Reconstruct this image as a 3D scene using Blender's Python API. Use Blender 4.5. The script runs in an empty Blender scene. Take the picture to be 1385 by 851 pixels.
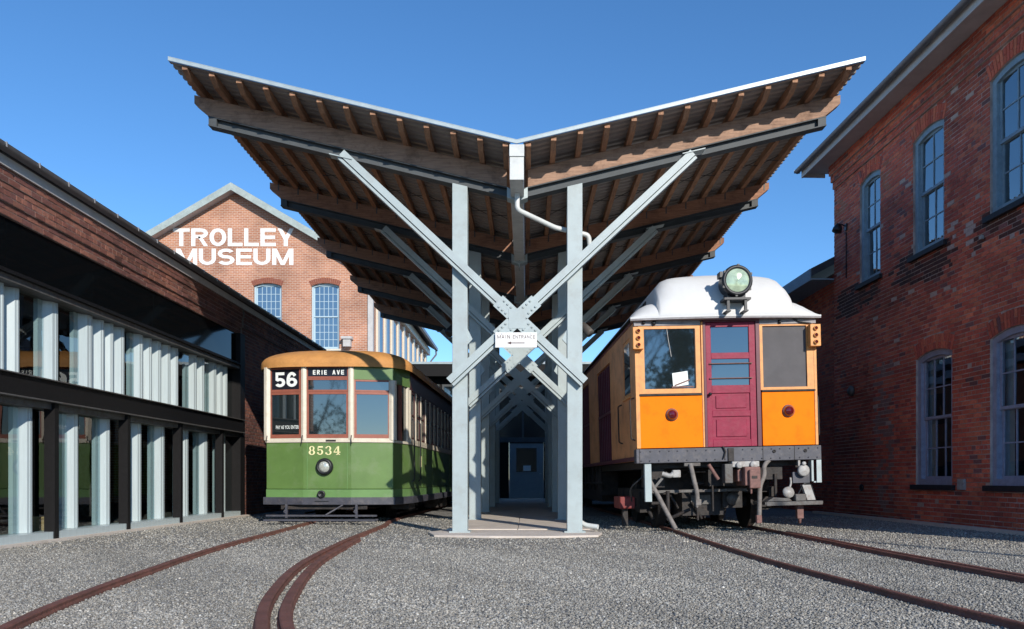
import bpy, math, random
import numpy as np
from mathutils import Vector, Matrix
random.seed(7); np.random.seed(7)
S = bpy.context.scene
COL = S.collection
R = math.radians

# ------------------------------------------------------------------ camera
cam_d = bpy.data.cameras.new('camera'); cam = bpy.data.objects.new('camera', cam_d); COL.objects.link(cam)
CAMH = 0.8
cam.location = (0, 0, CAMH); cam.rotation_euler = (R(90), 0, 0)
cam_d.sensor_width = 36; cam_d.lens = 28.0
cam_d.shift_x = -0.0141; cam_d.shift_y = 0.1607
cam_d.clip_start = 0.05; cam_d.clip_end = 3000
S.camera = cam
# ------------------------------------------------------------------ light
SUN_EL = math.atan(0.45)
SUN_DIR = Vector((0.41, -0.9, 0)).normalized()      # towards the sun, horizontally
w = bpy.data.worlds.new('World'); S.world = w; w.use_nodes = True
nt = w.node_tree; bg = nt.nodes['Background']
sky = nt.nodes.new('ShaderNodeTexSky'); sky.sky_type = 'NISHITA'; sky.sun_disc = False
sky.sun_elevation = SUN_EL
sky.sun_rotation = math.atan2(SUN_DIR.x, SUN_DIR.y)
sky.altitude = 300; sky.air_density = 0.9; sky.dust_density = 0.0; sky.ozone_density = 4.2
hs = nt.nodes.new('ShaderNodeHueSaturation'); hs.inputs['Saturation'].default_value = 1.14
nt.links.new(sky.outputs[0], hs.inputs['Color']); nt.links.new(hs.outputs[0], bg.inputs[0])
bg.inputs[1].default_value = 0.145
sd = bpy.data.lights.new('sun', 'SUN'); sd.energy = 3.7; sd.angle = R(0.53); sd.color = (1.0, 0.93, 0.83)
sun = bpy.data.objects.new('sun', sd); COL.objects.link(sun)
dv = Vector((SUN_DIR.x, SUN_DIR.y, math.tan(SUN_EL)))
sun.rotation_euler = dv.to_track_quat('Z', 'Y').to_euler(); sun.location = (10, -20, 20)
S.view_settings.view_transform = 'Standard'; S.view_settings.look = 'None'
S.view_settings.exposure = 0.38; S.view_settings.gamma = 1.0

# ------------------------------------------------------------------ materials
def mat(name, col, rough=0.6, metal=0.0, nscale=0.0, namt=0.0, bump=0.0, bscale=None, spec=0.5,
        col2=None, stretch=None, attr=False, coat=0.0, ior=1.5, dirt=None, dirt_amt=0.0, dirt_scale=2.0):
    m = bpy.data.materials.new(name); m.use_nodes = True
    t = m.node_tree; b = t.nodes['Principled BSDF']; L = t.links
    b.inputs['Roughness'].default_value = rough; b.inputs['Metallic'].default_value = metal
    b.inputs['IOR'].default_value = ior; b.inputs['Coat Weight'].default_value = coat
    b.inputs['Specular IOR Level'].default_value = spec
    tc = t.nodes.new('ShaderNodeTexCoord'); src = tc.outputs['Object']
    if stretch:
        mp = t.nodes.new('ShaderNodeMapping'); mp.inputs['Scale'].default_value = stretch
        L.new(src, mp.inputs[0]); src = mp.outputs[0]
    c = None
    if attr:
        a = t.nodes.new('ShaderNodeAttribute'); a.attribute_name = 'col'; c = a.outputs['Color']
    if namt > 0 or col2:
        n = t.nodes.new('ShaderNodeTexNoise'); n.inputs['Scale'].default_value = nscale
        n.inputs['Detail'].default_value = 6; n.inputs['Roughness'].default_value = 0.65
        L.new(src, n.inputs['Vector'])
        mx = t.nodes.new('ShaderNodeMix'); mx.data_type = 'RGBA'
        if attr:
            mx.blend_type = 'MULTIPLY'; mx.inputs[0].default_value = 1.0
            rp = t.nodes.new('ShaderNodeMapRange'); rp.inputs[3].default_value = 1 - namt; rp.inputs[4].default_value = 1 + namt
            rp.inputs[1].default_value = .3; rp.inputs[2].default_value = .7
            L.new(n.outputs[0], rp.inputs[0]); L.new(c, mx.inputs[6]); L.new(rp.outputs[0], mx.inputs[7])
        else:
            c2 = col2 or tuple(max(0, x * (1 - namt)) for x in col)
            c1 = col if col2 else tuple(min(1, x * (1 + namt * .6)) for x in col)
            mx.inputs[6].default_value = (*c1, 1); mx.inputs[7].default_value = (*c2, 1)
            rp = t.nodes.new('ShaderNodeMapRange'); rp.inputs[1].default_value = .33; rp.inputs[2].default_value = .67
            L.new(n.outputs[0], rp.inputs[0]); L.new(rp.outputs[0], mx.inputs[0])
        c = mx.outputs[2]
    if dirt:
        n2 = t.nodes.new('ShaderNodeTexNoise'); n2.inputs['Scale'].default_value = dirt_scale; n2.inputs['Detail'].default_value = 9
        n2.inputs['Roughness'].default_value = .72
        L.new(tc.outputs['Object'], n2.inputs['Vector'])
        r2 = t.nodes.new('ShaderNodeMapRange'); r2.inputs[1].default_value = .5; r2.inputs[2].default_value = .72
        r2.inputs[4].default_value = dirt_amt; L.new(n2.outputs[0], r2.inputs[0])
        m2 = t.nodes.new('ShaderNodeMix'); m2.data_type = 'RGBA'; m2.inputs[7].default_value = (*dirt, 1)
        L.new(r2.outputs[0], m2.inputs[0])
        if c: L.new(c, m2.inputs[6])
        else: m2.inputs[6].default_value = (*col, 1)
        c = m2.outputs[2]
    if c: L.new(c, b.inputs['Base Color'])
    else: b.inputs['Base Color'].default_value = (*col, 1)
    if bump > 0:
        n3 = t.nodes.new('ShaderNodeTexNoise'); n3.inputs['Scale'].default_value = bscale or nscale or 20
        n3.inputs['Detail'].default_value = 5; L.new(src, n3.inputs['Vector'])
        bp = t.nodes.new('ShaderNodeBump'); bp.inputs['Strength'].default_value = bump; bp.inputs['Distance'].default_value = .02
        L.new(n3.outputs[0], bp.inputs['Height']); L.new(bp.outputs[0], b.inputs['Normal'])
    return m

def glass_mat(name, tint=(.75, .85, .85), refl=0.10):
    m = bpy.data.materials.new(name); m.use_nodes = True
    t = m.node_tree; L = t.links
    for n in list(t.nodes): t.nodes.remove(n)
    out = t.nodes.new('ShaderNodeOutputMaterial'); mix = t.nodes.new('ShaderNodeMixShader')
    tr = t.nodes.new('ShaderNodeBsdfTransparent'); tr.inputs[0].default_value = (*tint, 1)
    gl = t.nodes.new('ShaderNodeBsdfGlossy'); gl.inputs['Roughness'].default_value = 0.0
    fr = t.nodes.new('ShaderNodeLayerWeight'); fr.inputs[0].default_value = .5
    # facing-based reflectance, symmetrical for both sides of the thin pane
    pw = t.nodes.new('ShaderNodeMath'); pw.operation = 'POWER'; pw.inputs[1].default_value = 3.0
    ad = t.nodes.new('ShaderNodeMath'); ad.operation = 'MULTIPLY_ADD'; ad.inputs[1].default_value = .85; ad.inputs[2].default_value = refl
    L.new(fr.outputs['Facing'], pw.inputs[0]); L.new(pw.outputs[0], ad.inputs[0])
    nz = t.nodes.new('ShaderNodeTexNoise'); nz.inputs['Scale'].default_value = 2.2; tc = t.nodes.new('ShaderNodeTexCoord')
    L.new(tc.outputs['Object'], nz.inputs['Vector'])
    bp = t.nodes.new('ShaderNodeBump'); bp.inputs['Strength'].default_value = .06; bp.inputs['Distance'].default_value = .02
    L.new(nz.outputs[0], bp.inputs['Height']); L.new(bp.outputs[0], gl.inputs['Normal'])
    L.new(ad.outputs[0], mix.inputs[0]); L.new(tr.outputs[0], mix.inputs[1]); L.new(gl.outputs[0], mix.inputs[2])
    L.new(mix.outputs[0], out.inputs[0])
    return m

M = {}
M['steel'] = mat('painted steel', (.385, .45, .455), .45, 0, 3, .08, .05, 60, dirt=(.27, .27, .25), dirt_amt=.45, dirt_scale=4)
M['steel_dark'] = mat('painted steel shade tone', (.062, .071, .077), .65, 0, 4, .2, .05, 60)  # darker copy of the steel: shade under the roof put into the beam colour
M['galv'] = mat('galvanised edge', (.38, .45, .47), .4, .1, 8, .12)
M['timber'] = mat('beam timber', (.36, .18, .11), .8, 0, 4, .35, .35, 9, stretch=(1, 14, 14), dirt=(.06, .032, .022), dirt_amt=.6, dirt_scale=3)
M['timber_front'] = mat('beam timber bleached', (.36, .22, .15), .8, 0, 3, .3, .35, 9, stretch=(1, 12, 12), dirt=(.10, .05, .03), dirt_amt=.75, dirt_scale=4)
M['joist'] = mat('joist timber', (.38, .20, .115), .8, 0, 5, .35, .3, 9, stretch=(10, 1, 10), dirt=(.05, .03, .02), dirt_amt=.4)
M['joist_end'] = mat('joist end grain', (.36, .18, .08), .8, 0, 9, .4, .3, 20)
M['deck'] = mat('zinc roof sheet', (.34, .30, .27), .5, .2, 5, .15)
M['gutter_white'] = mat('white gutter', (.62, .64, .62), .45, 0, 6, .12, dirt=(.3, .3, .28), dirt_amt=.4)
M['concrete'] = mat('concrete slab', (.60, .53, .46), .85, 0, 5, .10, .25, 90, dirt=(.30, .26, .22), dirt_amt=.5, dirt_scale=1.6)
M['brick'] = mat('clay brick', (.3, .1, .06), .85, 0, 30, .25, .5, 60, attr=True)
M['mortar'] = mat('lime mortar', (.52, .41, .37), .95, 0, 3, .4, .4, 80, dirt=(.20, .085, .06), dirt_amt=.95, dirt_scale=.9)
M['mortar_dark'] = mat('dark mortar', (.30, .21, .18), .95, 0, 12, .3, .5, 80)
M['museum_sash'] = mat('pale blue sash paint', (.42, .55, .62), .55)
M['sky_glass'] = mat('museum glass sky tint', (.06, .10, .15), .06, 0, spec=1.0, ior=2.0)  # blue of the reflected sky painted into the pane colour
M['sash'] = mat('blue grey sash paint', (.24, .34, .41), .55, 0, 12, .18, .1, dirt=(.1, .12, .13), dirt_amt=.4)
M['sash_lo'] = mat('purple grey sash paint', (.31, .33, .43), .55, 0, 12, .18, .1, dirt=(.14, .11, .12), dirt_amt=.4)
M['sill'] = mat('black painted sill', (.018, .018, .021), .6, 0, 20, .3, .2)
M['soffit'] = mat('pale fascia paint', (.50, .48, .46), .6, 0, 4, .12, .05)
M['gutter'] = mat('grey gutter metal', (.17, .17, .18), .4, .3, 6, .2)
M['bracket'] = mat('bright metal bracket', (.65, .65, .66), .35, .6)
M['slate'] = mat('dark roof covering', (.06, .062, .07), .8, 0, 6, .3, .2)
M['black_panel'] = mat('black glazed spandrel', (.004, .005, .006), .05, 0, ior=1.28)
M['frame_dark'] = mat('dark bronze steel', (.010, .0095, .010), .6, 0, 20, .2, spec=.2)
M['flute'] = mat('fluted white glass', (.44, .51, .52), .35, 0, 3, .08, stretch=(10, 10, .5))
M['glass'] = glass_mat('clear window glass', (.74, .85, .86), .06)
M['sash_glass'] = glass_mat('old window glass', (.66, .74, .78), .24)
M['car_glass'] = mat('car window glass', (.012, .017, .019), .03, 0, spec=1.0, ior=1.9, bump=.02, bscale=1.5)
M['interior'] = mat('dark room finish', (.05, .048, .05), .9)
M['room'] = mat('room plaster', (.16, .17, .18), .9)
M['dim_glass'] = mat('dim door glass', (.015, .02, .025), .25, 0, spec=.3)
M['room_floor'] = mat('room floor', (.10, .09, .08), .6)
M['wood_light'] = mat('light plywood', (.55, .36, .18), .6, 0, 4, .2, stretch=(1, 8, 8))
M['curtain'] = mat('pale curtain cloth', (.80, .84, .82), .8, 0, 6, .15)
M['white_lit'] = mat('white sign paint', (.80, .80, .78), .6, 0, 9, .08, dirt=(.55, .38, .32), dirt_amt=.45, dirt_scale=6)
M['green'] = mat('green car enamel', (.115, .205, .055), .36, 0, 1.6, .16, .04, 5, coat=.12, dirt=(.19, .25, .13), dirt_amt=.65, dirt_scale=2.6)
M['green_hi'] = mat('faded green enamel', (.135, .26, .085), .35, 0, 2, .12, dirt=(.24, .30, .18), dirt_amt=.6, dirt_scale=3)
M['cream'] = mat('cream enamel', (.66, .60, .49), .4, 0, 6, .08, dirt=(.36, .27, .19), dirt_amt=.35, dirt_scale=8)
M['sash_red'] = mat('red brown window sash', (.30, .095, .06), .45, 0, 8, .15)
M['letterboard'] = mat('maroon letterboard', (.075, .022, .02), .35, 0, 8, .2)
M['ochre'] = mat('ochre roof canvas', (.58, .275, .08), .7, 0, 3, .2, .3, 30, dirt=(.36, .15, .05), dirt_amt=.55, dirt_scale=4)
M['bumper'] = mat('slate grey bumper', (.06, .062, .08), .5, 0, 7, .25, .1, dirt=(.17, .15, .14), dirt_amt=.5, dirt_scale=9)
M['under'] = mat('grimy undergear iron', (.035, .031, .03), .7, .2, 12, .4, .3, 30, dirt=(.10, .065, .045), dirt_amt=.5, dirt_scale=9)
M['under_grey'] = mat('grey undergear iron', (.11, .105, .10), .6, .2, 12, .3, .2, 30, dirt=(.12, .07, .05), dirt_amt=.6, dirt_scale=12)
M['hose'] = mat('dusty rubber hose', (.20, .18, .165), .85, 0, 14, .3, .2)
M['white_iron'] = mat('white painted iron', (.36, .355, .34), .5, 0, 14, .2, dirt=(.3, .22, .18), dirt_amt=.7, dirt_scale=14)
M['rust_pink'] = mat('faded red iron', (.20, .10, .085), .7, 0, 14, .3, .2, dirt=(.14, .08, .07), dirt_amt=.5, dirt_scale=12)
M['red'] = mat('red painted iron', (.22, .03, .028), .6, 0, 12, .3, dirt=(.1, .05, .04), dirt_amt=.5, dirt_scale=9)
M['orange'] = mat('orange enamel', (.95, .215, .0008), .6, 0, 2, .05, .04, 6, spec=.12, dirt=(.70, .13, .003), dirt_amt=.6, dirt_scale=4)
M['orange_trim'] = mat('pale orange trim', (.72, .31, .085), .5, 0, 9, .12, dirt=(.34, .16, .08), dirt_amt=.45, dirt_scale=9)
M['tan'] = mat('car side tan orange', (.66, .29, .115), .55, 0, 3, .15, dirt=(.25, .1, .04), dirt_amt=.5, dirt_scale=3)  # side panels tan where the car front is orange
M['maroon'] = mat('maroon door paint', (.26, .012, .046), .5, 0, 6, .18, .1, 20, spec=.3, dirt=(.27, .05, .075), dirt_amt=.6, dirt_scale=10)
M['maroon_dk'] = mat('dark maroon frame', (.11, .014, .03), .48, 0, 6, .2)
M['roof_white'] = mat('white roof canvas', (.63, .635, .63), .65, 0, 5, .04, .03, 12, dirt=(.52, .50, .48), dirt_amt=.3, dirt_scale=3)
M['roof_grey'] = mat('grey head board', (.27, .255, .265), .6, 0, 9, .25, dirt=(.5, .5, .5), dirt_amt=.4, dirt_scale=12)
M['screen'] = mat('grey window screen', (.10, .095, .10), .75, 0, 3, .15, .2, 200)
M['lens_red'] = mat('red lamp lens', (.12, .006, .01), .08, 0, spec=.8, coat=1)
M['lens_clear'] = mat('clear lamp lens', (.55, .58, .52), .08, .25, 40, .3, coat=1)
M['lens_green'] = mat('greenish lamp lens', (.42, .52, .36), .10, .15, 9, .35, coat=1)
M['black_iron'] = mat('black iron', (.02, .022, .025), .45, .2, 20, .3)
M['chrome'] = mat('worn bright metal', (.6, .6, .58), .3, .8)
M['sign_black'] = mat('black sign blind', (.012, .013, .02), .3)
M['sign_white'] = mat('white print', (.80, .84, .80), .5)
M['gold'] = mat('pale gold lettering', (.82, .76, .42), .5)
M['print_brown'] = mat('brown print', (.10, .05, .05), .6)
M['rust'] = mat('rusty rail steel', (.17, .068, .048), .75, .1, 6, .4, .5, 40, dirt=(.30, .15, .10), dirt_amt=.4, dirt_scale=12)
M['door_blue'] = mat('slate blue door paint', (.24, .30, .33), .5, 0, 6, .1)
M['bark'] = mat('grey bark', (.10, .085, .07), .9, 0, 12, .3, .4)
M['pole_wood'] = mat('pole wood', (.14, .10, .07), .9, 0, 8, .3, .4, stretch=(8, 8, 1))
M['shrub'] = mat('evergreen leaves', (.03, .06, .02), .7, 0, 4, .4)

def museum_brick():
    m = bpy.data.materials.new('distant brick'); m.use_nodes = True; t = m.node_tree; L = t.links; b = t.nodes['Principled BSDF']
    tc = t.nodes.new('ShaderNodeTexCoord'); mp = t.nodes.new('ShaderNodeMapping'); mp.vector_type = 'POINT'
    sx = t.nodes.new('ShaderNodeSeparateXYZ'); cb = t.nodes.new('ShaderNodeCombineXYZ'); ad = t.nodes.new('ShaderNodeMath'); ad.operation = 'ADD'
    L.new(tc.outputs['Object'], sx.inputs[0]); L.new(sx.outputs[0], ad.inputs[0]); L.new(sx.outputs[1], ad.inputs[1])
    L.new(ad.outputs[0], cb.inputs[0]); L.new(sx.outputs[2], cb.inputs[1])
    br = t.nodes.new('ShaderNodeTexBrick'); L.new(cb.outputs[0], br.inputs['Vector'])
    br.inputs['Scale'].default_value = 1; br.inputs['Brick Width'].default_value = .215; br.inputs['Row Height'].default_value = .075
    br.inputs['Mortar Size'].default_value = .011; br.inputs['Mortar Smooth'].default_value = .3
    br.inputs['Color1'].default_value = (.45, .195, .105, 1); br.inputs['Color2'].default_value = (.34, .13, .07, 1)
    br.inputs['Mortar'].default_value = (.52, .40, .33, 1); br.inputs['Bias'].default_value = -.2
    n = t.nodes.new('ShaderNodeTexNoise'); n.inputs['Scale'].default_value = .8; n.inputs['Detail'].default_value = 8; L.new(cb.outputs[0], n.inputs['Vector'])
    rp = t.nodes.new('ShaderNodeMapRange'); rp.inputs[1].default_value = .3; rp.inputs[2].default_value = .7; rp.inputs[3].default_value = .75; rp.inputs[4].default_value = 1.25
    L.new(n.outputs[0], rp.inputs[0])
    mx = t.nodes.new('ShaderNodeMix'); mx.data_type = 'RGBA'; mx.blend_type = 'MULTIPLY'; mx.inputs[0].default_value = 1
    L.new(br.outputs[0], mx.inputs[6]); L.new(rp.outputs[0], mx.inputs[7]); L.new(mx.outputs[2], b.inputs['Base Color'])
    bp = t.nodes.new('ShaderNodeBump'); bp.inputs['Strength'].default_value = .4; bp.inputs['Distance'].default_value = .01; bp.invert = True
    L.new(br.outputs['Fac'], bp.inputs['Height']); L.new(bp.outputs[0], b.inputs['Normal'])
    b.inputs['Roughness'].default_value = .9
    return m
M['museum_brick'] = museum_brick()

def gravel_mat():
    m = bpy.data.materials.new('gravel bed'); m.use_nodes = True; t = m.node_tree; L = t.links; b = t.nodes['Principled BSDF']
    tc = t.nodes.new('ShaderNodeTexCoord')
    v = t.nodes.new('ShaderNodeTexVoronoi'); v.inputs['Scale'].default_value = 60; L.new(tc.outputs['Object'], v.inputs['Vector'])
    n = t.nodes.new('ShaderNodeTexNoise'); n.inputs['Scale'].default_value = .55; n.inputs['Detail'].default_value = 7; L.new(tc.outputs['Object'], n.inputs['Vector'])
    sep = t.nodes.new('ShaderNodeSeparateColor'); L.new(v.outputs['Color'], sep.inputs[0])
    cr = t.nodes.new('ShaderNodeValToRGB'); e = cr.color_ramp.elements
    e[0].position = 0; e[0].color = (.13, .13, .125, 1); e[1].position = 1; e[1].color = (.38, .37, .35, 1)
    x = e.new(.45); x.color = (.21, .205, .195, 1); x = e.new(.8); x.color = (.29, .28, .265, 1)
    L.new(sep.outputs[0], cr.inputs[0])
    rp = t.nodes.new('ShaderNodeMapRange'); rp.inputs[1].default_value = .3; rp.inputs[2].default_value = .7; rp.inputs[3].default_value = .8; rp.inputs[4].default_value = 1.15
    L.new(n.outputs[0], rp.inputs[0])
    mx = t.nodes.new('ShaderNodeMix'); mx.data_type = 'RGBA'; mx.blend_type = 'MULTIPLY'; mx.inputs[0].default_value = 1
    L.new(cr.outputs[0], mx.inputs[6]); L.new(rp.outputs[0], mx.inputs[7]); L.new(mx.outputs[2], b.inputs['Base Color'])
    bp = t.nodes.new('ShaderNodeBump'); bp.inputs['Strength'].default_value = .9; bp.inputs['Distance'].default_value = .015; bp.invert = True
    L.new(v.outputs['Distance'], bp.inputs['Height']); L.new(bp.outputs[0], b.inputs['Normal']); b.inputs['Roughness'].default_value = .9
    return m
M['gravel'] = gravel_mat()
M['stone'] = mat('gravel stones', (.3, .3, .3), .85, 0, 60, .12, attr=True)

# ------------------------------------------------------------------ mesh helpers
class MB:
    def __init__(s): s.v = []; s.f = []; s.c = []; s.sm = []
    def add(s, vs, fs, col=None, smooth=False):
        o = len(s.v); s.v += [tuple(x) for x in vs]
        for f in fs: s.f.append(tuple(i + o for i in f)); s.c.append(col); s.sm.append(smooth)
    def box(s, x0, x1, y0, y1, z0, z1, col=None):
        x0, x1 = min(x0, x1), max(x0, x1); y0, y1 = min(y0, y1), max(y0, y1); z0, z1 = min(z0, z1), max(z0, z1)
        s.add([(x0,y0,z0),(x1,y0,z0),(x1,y1,z0),(x0,y1,z0),(x0,y0,z1),(x1,y0,z1),(x1,y1,z1),(x0,y1,z1)],
              [(0,3,2,1),(4,5,6,7),(0,1,5,4),(1,2,6,5),(2,3,7,6),(3,0,4,7)], col); return s
    def frame(s, O, X, Y, Z, col=None):   # box from origin corner and three edge vectors
        O, X, Y, Z = Vector(O), Vector(X), Vector(Y), Vector(Z)
        if X.cross(Y).dot(Z) < 0: X, Y = Y, X
        s.add([O, O+X, O+X+Y, O+Y, O+Z, O+X+Z, O+X+Y+Z, O+Y+Z],
              [(0,3,2,1),(4,5,6,7),(0,1,5,4),(1,2,6,5),(2,3,7,6),(3,0,4,7)], col); return s
    def bar(s, a, b, w, d, up=(0, 1, 0), col=None):   # box from a to b: width w across, depth d along 'up'
        a, b, up = Vector(a), Vector(b), Vector(up); t = (b - a).normalized()
        n = up - t * up.dot(t); n.normalize(); q = t.cross(n)
        return s.frame(a - q*w/2 - n*d/2, b - a, q*w, n*d, col)
    def prism(s, pts, e, col=None):       # closed polygon in 3-D (list) extruded by vector e
        pts = [Vector(p) for p in pts]; e = Vector(e); n = len(pts)
        nn = Vector((0,0,0))
        for i in range(n): nn += pts[i].cross(pts[(i+1) % n])
        if nn.dot(e) > 0: pts = pts[::-1]
        vs = pts + [p + e for p in pts]
        fs = [tuple(range(n)), tuple(range(2*n-1, n-1, -1))]
        for i in range(n): j = (i+1) % n; fs.append((i, i+n, j+n, j))
        s.add(vs, fs, col); return s
    def tube(s, path, r, n=8, cap=True, col=None):
        path = [Vector(p) for p in path]; rs = r if isinstance(r, (list, tuple)) else [r]*len(path)
        vs = []; fs = []; ref = None
        for i, p in enumerate(path):
            t = (path[min(i+1, len(path)-1)] - path[max(i-1, 0)]).normalized()
            if ref is None: ref = Vector((0,0,1)) if abs(t.z) < .9 else Vector((1,0,0))
            q = t.cross(ref).normalized(); ref = q.cross(t).normalized()
            for k in range(n):
                a = 2*math.pi*k/n; vs.append(p + (q*math.cos(a) + ref*math.sin(a))*rs[i])
        for i in range(len(path)-1):
            for k in range(n):
                k2 = (k+1) % n; fs.append((i*n+k, i*n+k2, (i+1)*n+k2, (i+1)*n+k))
        s.add(vs, fs, col, True)
        if cap:
            m = len(path)-1
            s.add(vs[:n], [tuple(range(n-1, -1, -1))], col); s.add(vs[m*n:], [tuple(range(n))], col)
        return s
    def lathe(s, c, axis, prof, n=20, col=None, smooth=True):   # prof: (dist along axis, radius)
        c = Vector(c); ax = Vector(axis).normalized()
        q = ax.orthogonal().normalized(); p = ax.cross(q)
        vs = []
        for (h, r) in prof:
            for k in range(n):
                a = 2*math.pi*k/n; vs.append(c + ax*h + (q*math.cos(a) + p*math.sin(a))*max(r, 1e-4))
        fs = [(i*n+k, i*n+(k+1) % n, (i+1)*n+(k+1) % n, (i+1)*n+k) for i in range(len(prof)-1) for k in range(n)]
        s.add(vs, fs, col, smooth); return s
    def grid(s, rows, col=None, smooth=True, flip=False):
        n = len(rows[0]); vs = [p for r in rows for p in r]
        fs = [((i*n+j), (i*n+j+1), ((i+1)*n+j+1), ((i+1)*n+j)) for i in range(len(rows)-1) for j in range(n-1)]
        if flip: fs = [f[::-1] for f in fs]
        s.add(vs, fs, col, smooth); return s
    def build(s, name, m, parent=None, bevel=0):
        me = bpy.data.meshes.new(name); me.from_pydata(s.v, [], s.f); me.update()
        if any(s.sm): me.polygons.foreach_set('use_smooth', s.sm)
        if any(c is not None for c in s.c):
            a = me.attributes.new('col', 'FLOAT_COLOR', 'FACE')
            a.data.foreach_set('color', [x for c in s.c for x in ((*c, 1.0) if c else (.3, .1, .06, 1.0))])
        me.materials.append(M[m] if isinstance(m, str) else m)
        o = bpy.data.objects.new(name, me); COL.objects.link(o)
        if parent: o.parent = parent
        if bevel:
            b = o.modifiers.new('bevel', 'BEVEL'); b.width = bevel; b.segments = 2; b.limit_method = 'ANGLE'; b.angle_limit = R(40)
        return o

def thing(name, label, cat, loc=(0,0,0), rz=0, group=None, rot=None):
    o = bpy.data.objects.new(name, None); COL.objects.link(o); o.location = loc
    o.rotation_euler = rot if rot else (0, 0, rz)
    o.empty_display_size = .3; o['label'] = label; o['category'] = cat
    if group: o['group'] = group
    return o
def tag(o, label, cat, group=None):
    o['label'] = label; o['category'] = cat
    if group: o['group'] = group
    return o
def dup(o, parent, loc=None):
    c = o.copy(); COL.objects.link(c); c.parent = parent
    if loc is not None: c.location = loc
    return c
def glyph_strokes(ch, w, h, v, t):
    """bold sans letter in a w x h box as quads [(x,z)*4]; v, t = vertical / horizontal stroke widths"""
    q = []
    def r(x0, x1, z0, z1): q.append([(x0, z0), (x1, z0), (x1, z1), (x0, z1)])
    def d(a, b, wd): q.append([(a[0]-wd/2, a[1]), (a[0]+wd/2, a[1]), (b[0]+wd/2, b[1]), (b[0]-wd/2, b[1])])
    def arc(cx, cz, rx, rz, a0, a1, n=14):
        for k in range(n):
            p, g_ = R(a0+(a1-a0)*k/n), R(a0+(a1-a0)*(k+1)/n)
            q.append([(cx+rx*math.cos(p), cz+rz*math.sin(p)), (cx+rx*math.cos(g_), cz+rz*math.sin(g_)), (cx+(rx-v)*math.cos(g_), cz+(rz-t)*math.sin(g_)), (cx+(rx-v)*math.cos(p), cz+(rz-t)*math.sin(p))])
    c = w/2
    if ch == 'T': r(0, w, h-t, h); r(c-v/2, c+v/2, 0, h-t)
    elif ch == 'L': r(0, v, 0, h); r(v, w, 0, t)
    elif ch == 'E': r(0, v, 0, h); r(v, w, 0, t); r(v, w*.95, h/2-t/2, h/2+t/2); r(v, w, h-t, h)
    elif ch == 'I': r(c-v/2, c+v/2, 0, h)
    elif ch == 'O': arc(c, h/2, c, h/2, 0, 360, 28)
    elif ch == 'C': arc(c, h/2, c, h/2, 40, 320, 24)
    elif ch == 'U': r(0, v, h*.38, h); r(w-v, w, h*.38, h); arc(c, h*.38, c, h*.38, 180, 360)
    elif ch == 'Y': d((c, h*.38), (v*.55, h), v*1.05); d((c, h*.38), (w-v*.55, h), v*1.05); r(c-v/2, c+v/2, 0, h*.45)
    elif ch == 'V': d((c, 0), (v*.5, h), v); d((c, 0), (w-v*.5, h), v)
    elif ch == 'A': d((v*.5, 0), (c, h), v); d((w-v*.5, 0), (c, h), v); r(w*.22, w*.78, h*.22, h*.22+t)
    elif ch == 'N': r(0, v, 0, h); r(w-v, w, 0, h); d((w-v*.6, 0), (v*.6, h), v*1.1)
    elif ch == 'M': r(0, v, 0, h); r(w-v, w, 0, h); d((c, 0), (v*.62, h), v*.95); d((c, 0), (w-v*.62, h), v*.95)
    elif ch in 'RP':
        r(0, v, 0, h); z = h*.72; k = h-z; r(v, w*.55, h-t, h); r(v, w*.55, h-2*k, h-2*k+t); arc(w*.55, z, w*.45, k, -90, 90)
        if ch == 'R': d((w-v*.5, 0), (w*.5, h-2*k+t*.5), v)
    elif ch == 'S': k = (h+t)/4; arc(c, h-k, c*.97, k, 25, 270, 20); arc(c, k, c, k, -155, 90, 20)
    elif ch == '5': r(w*.08, w*.08+v*.8, h*.5, h); r(w*.08, w*.92, h-t, h); arc(c, h*.31, c, h*.31, -150, 150, 22)
    elif ch == '6': arc(c, h*.31, c, h*.31, 0, 360, 26); arc(c, h*.5, c, h*.5, 35, 180, 18); r(0, v, h*.3, h*.5)
    return q
def sign_text(name, body, m, parent, box, plane, v=.30, t=.22, ext=.003, gap=.16):
    """hand drawn bold lettering; v, t in parts of the letter width and height"""
    a0, a1, z0, z1 = box; H = z1 - z0
    rel = {'I': .45, 'M': 1.25, ' ': .6, 'L': .88, 'E': .92}
    tot = sum(rel.get(c, 1) for c in body) + gap*(len(body)-1); u = (a1-a0)/tot; x = a0; mb = MB(); n = 0
    for c in body:
        w_ = rel.get(c, 1)*u
        if c != ' ':
            for q in glyph_strokes(c, w_, H, v*u, t*H):
                e = ext + .0004*(n % 5); n += 1
                P_ = [Vector(plane(x+a, z0+b, e)) for a, b in q]; nn = Vector(plane(0, 0, 1)) - Vector(plane(0, 0, 0))
                mb.prism([p - nn*(e*.9) for p in P_], nn*(e*.9))
        x += w_ + gap*u
    return mb.build(name, m, parent)
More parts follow.
